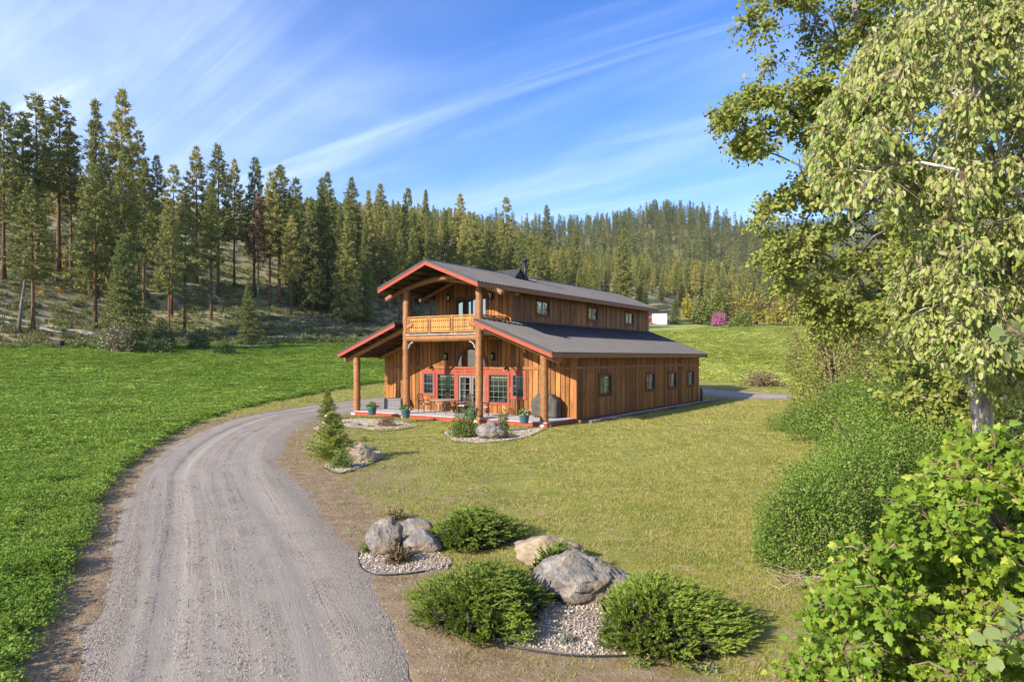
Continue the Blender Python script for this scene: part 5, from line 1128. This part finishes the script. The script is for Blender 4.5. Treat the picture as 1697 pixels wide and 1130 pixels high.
def boulder(px, py, w, d, h, seed, mat, label, tilt=(0, 0), z=0., rz=0., lift=0.):
    x, y = gpx(px, py, z); y += d * .5; x = (px - 848.5) / 1131 * y
    bm = bmesh.new(); bmesh.ops.create_icosphere(bm, subdivisions=5 if w > .9 else 4, radius=1.); rs = random.Random(seed); off = Vector((seed * 3.7, seed * 1.3, seed * 7.1))
    cuts = [(Vector((rs.uniform(-1, 1), rs.uniform(-1, 1), rs.uniform(-.1, 1))).normalized(), rs.uniform(.55, .8)) for _ in range(7)]
    for v in bm.verts:
        p = v.co.copy(); p *= 1 + .22 * mnoise.noise(p * 1.1 + off)
        for n_, k in cuts:
            e = p.dot(n_) - k
            if e > 0: p -= n_ * e * .82
        rg_ = mnoise.noise(p * 2.2 - off); p += v.co.normalized() * (.08 * mnoise.noise(p * 3.2 + off) + .035 * mnoise.noise(p * 8. + off) + .018 * mnoise.noise(p * 17. + off) - .10 * max(0, .12 - abs(rg_)) / .12); v.co = p
    zmin = min(v.co.z for v in bm.verts); zmax = max(v.co.z for v in bm.verts)
    for v in bm.verts: v.co = Vector((v.co.x * w * .55, v.co.y * d * .55, (v.co.z - zmin) / (zmax - zmin) * h * 1.22 - h * .22))
    me = bpy.data.meshes.new('boulder'); bm.to_mesh(me); bm.free(); me.polygons.foreach_set('use_smooth', np.ones(len(me.polygons), bool)); me.materials.append(mat)
    o = link('boulder', me, None, (x, y, hz(x, y) + lift), (R(tilt[0]), R(tilt[1]), R(rz))); return tag(o, label, 'boulder', 'boulders in the garden beds')
boulder(640, 927, .66, .55, .54, 1, ROCK, 'upright grey-tan boulder in the small bed by the driveway', (0, -20))
boulder(697, 894, .62, .45, .28, 2, ROCK, 'flat boulder lying behind the upright one beside the juniper')
boulder(697, 924, .66, .5, .36, 3, ROCK, 'low boulder leaning between the upright one and the juniper', (0, 8))
boulder(912, 946, 1.1, .7, .42, 4, ROCKT, 'tan boulder half covered by juniper sprays, behind the largest boulder')
boulder(968, 1012, 1.22, .85, .60, 5, ROCK, 'largest grey boulder with hollowed top between the two front junipers', (0, 0), 0., 10)
boulder(813, 729, 1.25, .9, .72, 6, ROCK, 'pale grey boulder in the bed before the porch', (0, 10))
boulder(593, 772, .85, .7, .58, 7, ROCKT, 'tan boulder beside the small spruces at the drive bend', (0, 6))
boulder(546, 706, .6, .5, .6, 8, ROCKW, 'whitish stone behind the small spruces')
JUN = leafmat('juniper_sprays', (.100, .165, .018), (.215, .285, .036), .18, (.28, .32, .06), big=2.2, rnd=.06, rough=.6)
JUNS = plain('juniper_wood', (.06, .038, .025), .9)
def juniper(x, y, w, d, h, ns, label, rz=0., skew=(0, 0), shapeup=.5, z=None):
    r = tag(empty('juniper', (x, y, hz(x, y) if z is None else z), R(rz)), label, 'juniper', 'spreading junipers in the front beds')
    a = rng.uniform(0, 6.28, ns); q = np.sqrt(rng.uniform(0.01, 1, ns)); lob = 1 + .16 * np.sin(a * 3 + rng.uniform(0, 6)) + .10 * np.sin(a * 7 + 1.) + .08 * np.sin(a * 11)
    E_ = np.stack([np.cos(a) * q * w / 2 * lob + skew[0] * q, np.sin(a) * q * d / 2 * lob + skew[1] * q, h * (1 - .72 * q ** 2.2) * rng.uniform(.55, 1.12, ns)], 1)
    out = np.stack([np.cos(a) * (.35 + q), np.sin(a) * (.35 + q), np.full(ns, shapeup) + rng.normal(0, .18, ns)], 1) + rng.normal(size=(ns, 3)) * .28
    out += np.array([.3, .05, .1]); T = unit(out); Ls = rng.uniform(.18, .42, ns)
    k = 30; u = np.tile(np.linspace(0, 1, k), (ns, 1)) ; B = E_[:, None, :] - T[:, None, :] * (Ls * .75)[:, None, None]
    P = B + T[:, None, :] * (u * Ls[:, None])[:, :, None] - np.array([0, 0, 1.]) * (u ** 2 * .04)[:, :, None]
    S = unit(np.cross(T, rng.normal(size=(ns, 3)))); Nn = np.cross(T, S); ph = rng.uniform(0, 6.28, (ns, k))
    side = np.cos(ph)[:, :, None] * S[:, None, :] + np.sin(ph)[:, :, None] * Nn[:, None, :]
    D = T[:, None, :] * .95 + side * (.75 - .45 * u[:, :, None]); ln = (.075 - .035 * u) * rng.uniform(.7, 1.2, (ns, k))
    V, F = blades(P.reshape(-1, 3), D.reshape(-1, 3), ln.ravel(), .017, quad=False)
    V[:, 2] = np.maximum(V[:, 2], .0); o = link('sprays', npmesh('sprays', V, F, JUN), r); o['kind'] = 'stuff'
    mb = MB()
    for i in range(0, ns, max(1, ns // 70)): e = E_[i]; mb.tube([(e[0] * .1, e[1] * .1, -.03), (e[0] * .55, e[1] * .55, e[2] * .35), tuple(e * .93)], [.014, .009, .003], 4)
    # dark thatch under the sprays
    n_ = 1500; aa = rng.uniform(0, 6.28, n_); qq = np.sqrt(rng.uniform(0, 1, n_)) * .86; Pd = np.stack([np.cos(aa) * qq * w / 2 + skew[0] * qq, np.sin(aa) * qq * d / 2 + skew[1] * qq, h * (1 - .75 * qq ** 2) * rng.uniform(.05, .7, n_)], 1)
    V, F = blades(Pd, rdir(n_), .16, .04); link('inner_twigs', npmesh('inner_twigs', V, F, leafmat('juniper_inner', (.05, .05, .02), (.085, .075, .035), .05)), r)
    mb.build('stems', JUNS, r); return r
juniper(-.66, 11.9, 1.45, 1.7, .54, 820, 'spreading juniper at the back, beside the three small boulders')
juniper(-.28, 8.55, 1.62, 2.0, .55, 1100, 'spreading juniper nearest the driveway, left of the largest boulder', 0, (-.1, 0))
juniper(1.72, 8.0, 1.70, 1.8, .60, 1200, 'tallest spreading juniper, right of the largest boulder', 0, (.12, -.1), .62)
juniper(.62, 9.75, .85, .6, .55, 190, 'narrow juniper spray climbing over the tan boulder', 25, (.1, .05), .8)
# small spruces at the bend
SPR = leafmat('young_spruce_needles', (.15, .21, .03), (.29, .34, .06), .18, (.36, .38, .09), big=2., rnd=.05)
def spruce(px, py, H, w, label, seed):
    x, y = gpx(px, py); r = tag(empty('young_spruce', (x, y, hz(x, y))), label, 'spruce', 'young spruces at the drive bend'); rs = np.random.RandomState(seed); P, D = [], []; mb = MB().tube([(0, 0, -.05), (0, 0, H * .95)], [.035, .006], 6)
    for t in np.arange(.04, .98, .035):
        for k in range(7):
            az = rs.uniform(0, 6.28); Lb = w / 2 * (1 - t) ** .8 * rs.uniform(.75, 1.15) + .03; pit = .15 + .55 * t; d = np.array([math.cos(az) * math.cos(pit), math.sin(az) * math.cos(pit), math.sin(pit)])
            b = np.array([0, 0, t * H]); mb.tube([tuple(b), tuple(b + d * Lb)], [.007, .002], 3, 0, False); n = max(10, int(Lb * 130)); s_ = rs.uniform(.1, 1.05, n); lat = np.cross(d, [0, 0, 1.]); off = rs.uniform(-1, 1, n) * .30 * Lb * (1.1 - s_)
            P.append(b + d * (s_ * Lb)[:, None] + lat * off[:, None]); D.append(rs.normal(size=(n, 3)) * .6 + d * .7 + np.array([0, 0, .2]))
    V, F = blades(np.concatenate(P), np.concatenate(D), .075, .022, quad=False); link('needles', npmesh('needles', V, F, SPR), r); mb.build('trunk', TWIG, r); return r
spruce(543, 697, 1.45, 1.15, 'young spruce standing farther back near the porch corner', 3)
spruce(549, 768, 1.48, 1.6, 'larger young spruce beside the tan boulder at the bend', 4)
SHR = leafmat('garden_shrub_leaves', (.085, .15, .022), (.20, .27, .05), .28, (.30, .30, .10), big=2.5)
SHD = leafmat('dry_shrub_twigs', (.15, .105, .05), (.25, .185, .085), .1, big=3.)
YEL = leafmat('yellow_foliage', (.40, .36, .02), (.58, .50, .04), .2)
RDL = leafmat('barberry_leaves', (.10, .09, .035), (.20, .14, .07), .2, (.25, .08, .05), big=3.)
LG_ = leafmat('light_green_leaves', (.13, .20, .05), (.26, .32, .12), .2, (.45, .42, .18), big=3.)
GBL = leafmat('grey_blue_leaves', (.14, .18, .13), (.22, .26, .19), .15)
for (px, py, w, h, n, lf, mt_, lb, cat) in [
    (563, 782, .80, .56, 1700, .05, SHR, 'rounded bright bush in front of the larger spruce', 'bush'),
    (768, 727, 1.40, 1.25, 2600, .075, SHR, 'leafy rose bush in the bed before the dining chairs', 'bush'),
    (834, 716, .82, .95, 900, .075, SHR, 'smaller leafy shrub between boulder and blue planter', 'bush'),
    (638, 709, 1.25, .60, 1500, .05, RDL, 'low reddish shrub in front of the deck between two planters', 'bush'),
    (846, 722, .34, .28, 260, .04, YEL, 'small yellow plant at the right end of the porch bed', 'plant'),
    (611, 710, .45, .20, 260, .04, YEL, 'small yellow plant in the white pebbles left of the low shrub', 'plant'),
    (594, 708, .35, .16, 160, .04, GBL, 'small grey plant in the white pebbles near the porch corner', 'plant'),
    (616, 752, .40, .24, 240, .04, GBL, 'grey-green cushion plant right of the tan boulder', 'plant'),
    (602, 735, .42, .28, 260, .04, SHR, 'small green tuft behind the tan boulder', 'plant'),
    (612, 772, .30, .20, 200, .035, LG_, 'pale plant in the pebbles before the tan boulder', 'plant'),
    (657, 942, .55, .36, 800, .045, SHD, 'brown dried shrub in front of the upright boulder', 'shrub'),
    (652, 868, .52, .26, 520, .045, SHD, 'olive-brown dried tuft behind the upright boulder', 'shrub'),
    (604, 922, .22, .20, 260, .03, SHR, 'little green plant at the foot of the upright boulder', 'plant'),
    (868, 1072, .52, .20, 1100, .026, LG_, 'low flowering groundcover in front of the left juniper', 'plant'),
    (941, 1072, .20, .12, 300, .022, GBL, 'tiny grey-green plant alone in the pebbles', 'plant'),
    (560, 712, .5, .4, 300, .05, SHR, 'green plant between the two young spruces', 'plant'),
    (1062, 1112, .30, .16, 300, .025, SHR, 'small green sprig at the edge of the right juniper', 'plant'),
    (512, 1080 - 330, .2, .1, 90, .03, SHR, 'tiny weed at the drive edge by the bend', 'plant'),
    (1180, 1122, .25, .1, 120, .03, LG_, 'small weed in the bare soil below the right juniper', 'plant')]:
    x, y = gpx(px, py); bush('garden_plant', x, y + w * .3, w, h, n, lf, mt_, lb, cat, 'plants in the garden beds', stems=10, airy=.3, lump=.35)
# pebble beds with edging strips
PEB = pmat('white_pebble', (.29, .225, .17), (.54, .47, .40), 8., rough=.8, rnd=.3); PSH = [stone_mesh(PEB, 20 + k) for k in range(4)]; EDG = plain('black_edging', (.035, .035, .04), .45)
BEDM = pmat('pebble_bed_base', (.22, .17, .125), (.34, .28, .23), 30., rough=.95, bump=.6)
def bed(name, poly, dens, size, label, edge=None, elabel=None):
    W_ = np.array([gpx(*p) for p in poly]); lo_, hi_ = W_.min(0), W_.max(0); n = int((hi_ - lo_).prod() * dens); P = rng.uniform(lo_, hi_, (n, 2)); ins = np.zeros(n, bool); m = len(W_)
    for i in range(m):
        a, b = W_[i], W_[(i + 1) % m]; c_ = ((a[1] > P[:, 1]) != (b[1] > P[:, 1])) & (P[:, 0] < (b[0] - a[0]) * (P[:, 1] - a[1]) / (b[1] - a[1] + 1e-9) + a[0]); ins ^= c_
    P = P[ins]; n = len(P); scatter(name, np.stack([P[:, 0], P[:, 1], height(P[:, 0], P[:, 1]) + rng.uniform(.0, .03, n)], 1), rng.uniform(0, 6.28, (n, 3)), rng.uniform(.6, 1.3, n) * size, PSH, label, 'pebbles')
    MB().prism([(a, b, hz(a, b) - .02) for a, b in W_], (0, 0, .032)).build('pebble_bed', BEDM).__setitem__('kind', 'structure')
    if edge:
        q = cat_rom([gpx(*p) for p in edge], .12); mb = MB(); o = tag(empty('garden_edging', (0, 0, 0)), elabel, 'edging', 'edging strips of the garden beds')
        mb.tube([(a, b, hz(a, b) + .022) for a, b in q], .009, 6); mb.build('bead', EDG, o, True)
        s_ = MB(); v = [(a, b, hz(a, b) - .03) for a, b in q] + [(a, b, hz(a, b) + .024) for a, b in q]; k = len(q); s_.add(v, [(i, i + 1, k + i + 1, k + i) for i in range(k - 1)]).build('strip', EDG, o)
bed('drive_bed_pebbles', [(596, 925), (612, 905), (660, 900), (720, 915), (750, 935), (742, 948), (690, 953), (625, 955), (598, 945)], 900, .018, 'white pebbles in the small bed by the driveway', [(594, 920), (598, 945), (625, 957), (690, 954), (752, 941)], 'edging strip round the small bed by the driveway')
bed('front_bed_pebbles', [(815, 1060), (860, 1035), (905, 1000), (1000, 1005), (1030, 1040), (1045, 1090), (960, 1090), (890, 1080), (840, 1072)], 900, .017, 'white pebbles between the two front junipers', [(838, 1074), (890, 1083), (960, 1092), (1040, 1092)], 'edging strip in front of the largest boulder')
bed('porch_bed_pebbles', [(735, 718), (760, 708), (830, 712), (880, 710), (905, 708), (880, 722), (840, 730), (790, 735), (750, 731)], 420, .03, 'white pebbles in the bed before the porch', [(733, 716), (748, 731), (790, 736), (842, 731), (878, 723), (908, 711)], 'curved edging strip before the porch')
bed('corner_bed_pebbles', [(518, 712), (545, 703), (590, 694), (650, 697), (690, 706), (660, 711), (620, 713), (570, 707), (530, 714)], 420, .035, 'white pebbles round the porch corner', [(585, 706), (615, 716), (660, 714), (700, 706)], 'edging strip at the porch corner bed')
bed('bend_bed_pebbles', [(538, 778), (560, 762), (600, 752), (630, 752), (632, 764), (600, 778), (565, 788)], 420, .028, 'white pebbles under the tan boulder at the bend', [(536, 780), (562, 790), (600, 780), (634, 765)], 'edging strip of the bed at the bend')
# gravel strip and timbers along the house side
HC = lambda a, b: HW(a, b)
gs = [HC(6.48, -.45), HC(7.22, -.45), HC(7.22, 20.3), HC(6.48, 20.3)]
MB().prism([(a, b, .0) for a, b in gs], (0, 0, .035)).build('gravel_strip', pmat('strip_gravel', (.30, .27, .25), (.46, .43, .40), 40., rough=.95, bump=.8, bdist=.03)).__setitem__('kind', 'structure')
n = 5200; a_ = rng.uniform(6.5, 7.2, n); b_ = rng.uniform(-.4, 20.2, n); P = np.array([HW(p, q) for p, q in zip(a_, b_)]); scatter('side_gravel', np.stack([P[:, 0], P[:, 1], np.full(n, .04)], 1), rng.uniform(0, 6.28, (n, 3)), rng.uniform(.018, .035, n), PSH[:2] + [stone_mesh(STN, 31)] * 2, 'pale gravel strip along the side wall of the house', 'gravel')
TIM = pmat('landscape_timber', (.10, .075, .06), (.20, .16, .13), 7., rough=.9, rnd=.35)
for k in range(9):
    x, y = HW(7.29, -.4 + k * 2.32 + 1.13); o = MB().box(-.065, .065, -1.13, 1.13, -.05, .105).build('landscape_timber', TIM, None, False, (x, y, 0), (0, 0, -TH)); tag(o, 'weathered timber edging the gravel strip, %s from the porch' % ORD[k], 'timber', 'timbers along the gravel strip')
x, y = HW(6.88, -.50); tag(MB().box(-.42, .42, -.07, .07, -.05, .12).build('landscape_timber', TIM, None, False, (x, y, 0), (0, 0, -TH)), 'short timber closing the gravel strip at the porch corner', 'timber', 'timbers along the gravel strip')
# heap of dead twigs at the lawn edge
tp = tag(empty('twig_pile', (0, 0, 0)), 'heap of dead twigs on bare soil below the rounded shrub', 'twig pile'); mb = MB()
for k in range(90):
    q = gpx(rng.uniform(1290, 1400), rng.uniform(938, 985)); a = rng.uniform(0, 6.28); ln = rng.uniform(.12, .4); z0 = hz(*q) + rng.uniform(.01, .12); mb.tube([(q[0], q[1], z0), (q[0] + ln * math.cos(a), q[1] + ln * math.sin(a), z0 + rng.uniform(-.02, .1))], [.007, .003], 4)
mb.build('twigs', pmat('bleached_twig', (.26, .19, .14), (.42, .34, .27), 9., rough=.9), tp)['kind'] = 'stuff'
# ------------------------------------------------------------------ porch furniture
def deck_pt(px, py): x, y = gpx(px, py, DZ); return x, y
POT = pmat('teal_glaze', (.045, .12, .15), (.07, .17, .20), 5., rough=.3, spec=.5, coord='obj'); SOIL = plain('potting_soil', (.04, .028, .02), .95)
FPK = leafmat('pink_petals', (.55, .12, .20), (.75, .30, .35), .2, (.75, .70, .55)); FGR = leafmat('planter_leaves', (.06, .14, .02), (.14, .24, .04), .2, (.35, .38, .06), big=4.)
for (px, py, lb) in [(615, 688, 'blue planter of flowers at the far left end of the deck'), (671, 693, 'blue planter of flowers before the left centre post'), (782, 696, 'blue planter of flowers behind the rose bush'), (869, 702, 'blue planter of flowers beside the right corner post')]:
    x, y = deck_pt(px, py); y += .25; r = tag(empty('flower_planter', (x, y, DZ)), lb, 'planter', 'blue planters on the deck')
    MB().lathe([(.17, 0), (.18, .02), (.235, .33), (.265, .36), (.265, .42), (.225, .42), (.215, .36)], 20).build('pot', POT, r, True); MB().lathe([(.21, .355), (.21, .365)], 14).build('soil', SOIL, r)
    n = 420; d = rdir(n); d[:, 2] = np.abs(d[:, 2]); P = d * np.array([.29, .29, .24]) * rng.uniform(.6, 1, (n, 1)) + np.array([0, 0, .40]); V, F = leaf_arrays(P, d + rng.normal(size=d.shape) * .5, d, .075, OVATE); link('leaves', npmesh('leaves', V, F, FGR), r)
    n = 60; d = rdir(n); d[:, 2] = np.abs(d[:, 2]) * .8; d[:, 0] += .35; P = d * np.array([.27, .27, .25]) + np.array([0, 0, .42]); V, F = leaf_arrays(P, rng.normal(size=d.shape), d, .065, ROUND); link('blossoms', npmesh('blossoms', V, F, FPK), r)
def to_local(x, y): q = np.array([x, y]) - HO; return float(q @ R2), float(q @ U2)
# storage box
x, y = HW(-5.05, -1.15); bxr = tag(empty('storage_box', (x, y, DZ), -TH), 'low grey slatted storage box on the deck by the left wall', 'storage box'); GB = pmat('grey_resin', (.15, .145, .15), (.20, .19, .195), 6., rough=.6, rnd=.1); GBD = plain('dark_resin', (.055, .055, .065), .5)
for k in range(5): MB().box(-.62, .62, -.31, -.29, .03 + k * .105, .125 + k * .105).build('slat', GB, bxr)
MB().box(-.60, .60, -.285, .30, .02, .55).build('body', GBD, bxr); MB().box(-.66, .66, -.34, .34, .56, .62).build('lid', GB, bxr)
for s in (-1, 1): MB().box(s * .63 - .03, s * .63 + .03, -.315, .31, .0, .555).build('corner_panel', GBD, bxr)
# dining set
CHM = pmat('brown_cast_metal', (.085, .055, .04), (.13, .085, .06), 12., rough=.5, metal=.3, coord='obj'); CUS = plain('beige_cushion', (.52, .44, .33), .9)
def chair(lx_, ly_, rz, lb):
    x, y = HW(lx_, ly_); r = tag(empty('dining_chair', (x, y, DZ), -TH + R(rz)), lb, 'chair', 'dining chairs on the deck')
    for sx2 in (-1, 1):
        MB().tube([(sx2 * .24, -.22, 0), (sx2 * .235, -.20, .22), (sx2 * .23, -.21, .44), (sx2 * .25, -.18, .64)], .016, 6).build('leg', CHM, r); MB().tube([(sx2 * .22, .25, 0), (sx2 * .22, .22, .44), (sx2 * .23, .27, .72), (sx2 * .20, .33, .98)], .016, 6).build('leg', CHM, r)
        MB().tube([(sx2 * .25, -.19, .65), (sx2 * .265, .02, .67), (sx2 * .24, .25, .66)], .02, 6).build('armrest', CHM, r)
    b = empty('backrest', parent=r)
    MB().tube([(-.20, .33, .97), (0, .345, 1.02), (.20, .33, .97)], .018, 6).build('top_rail', CHM, b)
    for k in range(7): u = -.17 + k * .057; MB().tube([(u, .24, .50), (u * 1.05, .275, .74), (u * .95, .335, .99)], .008, 5).build('spindle', CHM, b)
    for z in (.62, .78): MB().tube([(-.22, .25 + (z - .5) * .15, z), (.22, .25 + (z - .5) * .15, z)], .009, 5).build('cross_bar', CHM, b)
    MB().box(-.24, .24, -.22, .24, .425, .445).build('seat', CHM, r); MB().box(-.225, .225, -.21, .215, .447, .50).build('cushion', CUS, r)
dt_ = HW(-.75, -2.0); tb = tag(empty('dining_table', (*dt_, DZ), -TH), 'brown metal patio table with pale top on the deck', 'table')
TOPM = pmat('tan_tile_top', (.30, .24, .17), (.42, .34, .25), 14., rough=.5)
MB().lathe([(.78, .70), (.80, .72), (.80, .74), (.76, .745)], 28).build('table_top', TOPM, tb)
for k in range(4): t = k * math.pi / 2 + .78; MB().tube([(.55 * math.cos(t), .55 * math.sin(t), 0), (.42 * math.cos(t), .42 * math.sin(t), .3), (.58 * math.cos(t), .58 * math.sin(t), .70)], .022, 6).build('leg', CHM, tb)
for (a, b, rz, lb) in [(-2.05, -2.15, 90, 'brown metal chair at the left end of the patio table'), (-1.35, -1.25, 20, 'brown metal chair behind the left side of the table'), (-.15, -1.05, -20, 'brown metal chair between the table and the glass doors'), (.45, -1.95, -90, 'brown metal chair at the right end of the patio table, near the post'), (2.95, -2.55, -150, 'brown metal chair right of the centre post')][:4]: chair(a, b, rz, lb)
x, y = HW(2.15, -2.35); r_ = None
chair(1.95, -2.2, -60, 'brown metal chair half hidden by the right centre post')
# covered grill
GC = pmat('grey_grill_cover', (.060, .056, .050), (.095, .088, .078), 3., rough=.75, bump=.35, bdist=.05, coord='obj')
gx, gy = HW(5.02, -1.12); gr = tag(empty('covered_grill', (gx, gy, DZ), -TH), 'barbecue grill under a dark grey cover at the right end of the deck', 'grill')
secs = [(.06, .74, .30), (.35, .73, .31), (.62, .75, .315), (.80, .78, .32), (.86, .76, .32), (1.02, .56, .30), (1.12, .47, .26), (1.17, .40, .18)]; seg = 40; mb = MB(); vv = []
for z, a, b in secs:
    for k in range(seg):
        t = 2 * math.pi * k / seg; ct, st2 = math.cos(t), math.sin(t); e = .38; fx_ = math.copysign(abs(ct) ** e, ct); fy_ = math.copysign(abs(st2) ** e, st2); wv = 1 + (.05 * math.sin(k * 1.9) + .03 * math.sin(k * 3.1 + 1)) * max(0, (.9 - z))
        vv.append((a * fx_ * wv, b * fy_ * wv, z))
ff = [(i * seg + k, i * seg + (k + 1) % seg, (i + 1) * seg + (k + 1) % seg, (i + 1) * seg + k) for i in range(len(secs) - 1) for k in range(seg)] + [tuple((len(secs) - 1) * seg + k for k in range(seg))]
mb.add(vv, ff).build('cover', GC, gr, True); 
for s in (-1, 1):
    for q in (-1, 1): MB().tube([(s * .5 - .02, q * .2, .05), (s * .5 + .02, q * .2, .05)], .05, 12).build('wheel', BLK, gr)
# lamp and armchair behind the right-hand big window
lm = tag(empty('table_lamp', (*HW(2.05, .35), .16), -TH), 'lamp with cream shade seen through the right big window', 'lamp'); MB().lathe([(.12, .75), (.03, .80), (.05, 1.0), (.02, 1.15)], 12).build('base', CHM, lm, True); MB().lathe([(.26, 1.15), (.12, 1.48)], 18).build('lamp_shade', CREAM, lm, True); MB().box(-.3, .3, -.3, .3, .70, .749).build('side_table', ROOM, lm)
MB().box(-.26, .26, -.26, .26, .001, .70).build('table_base', ROOM, lm)
ac = tag(empty('armchair', (*HW(1.45, .55), .16), -TH), 'beige armchair seen through the right big window', 'armchair'); MB().box(-.33, .33, -.3, .3, .12, .42).build('seat', CUS, ac); MB().prism([(-.33, .30, .3), (.33, .30, .3), (.28, .36, 1.0), (-.28, .36, 1.0)], (0, .1, 0)).build('backrest', CUS, ac)
for s in (-1, 1): MB().box(s * .38 - .05, s * .38 + .05, -.3, .35, .0, .6).build('armrest', CUS, ac)
# ------------------------------------------------------------------ the air
hm, ht = newmat('valley_haze'); pv = N(ht, 'ShaderNodeVolumePrincipled'); pv.inputs['Color'].default_value = (.80, .87, 1., 1); pv.inputs['Density'].default_value = .00007; pv.inputs['Anisotropy'].default_value = .1
ho = N(ht, 'ShaderNodeOutputMaterial'); L(ht, pv.outputs[0], ho.inputs['Volume'])
hb = MB().box(-6600, 6600, -6600, 6600, -2, 425).build('haze', hm); tag(hb, 'thin pale air filling the valley', 'haze', None, 'stuff')
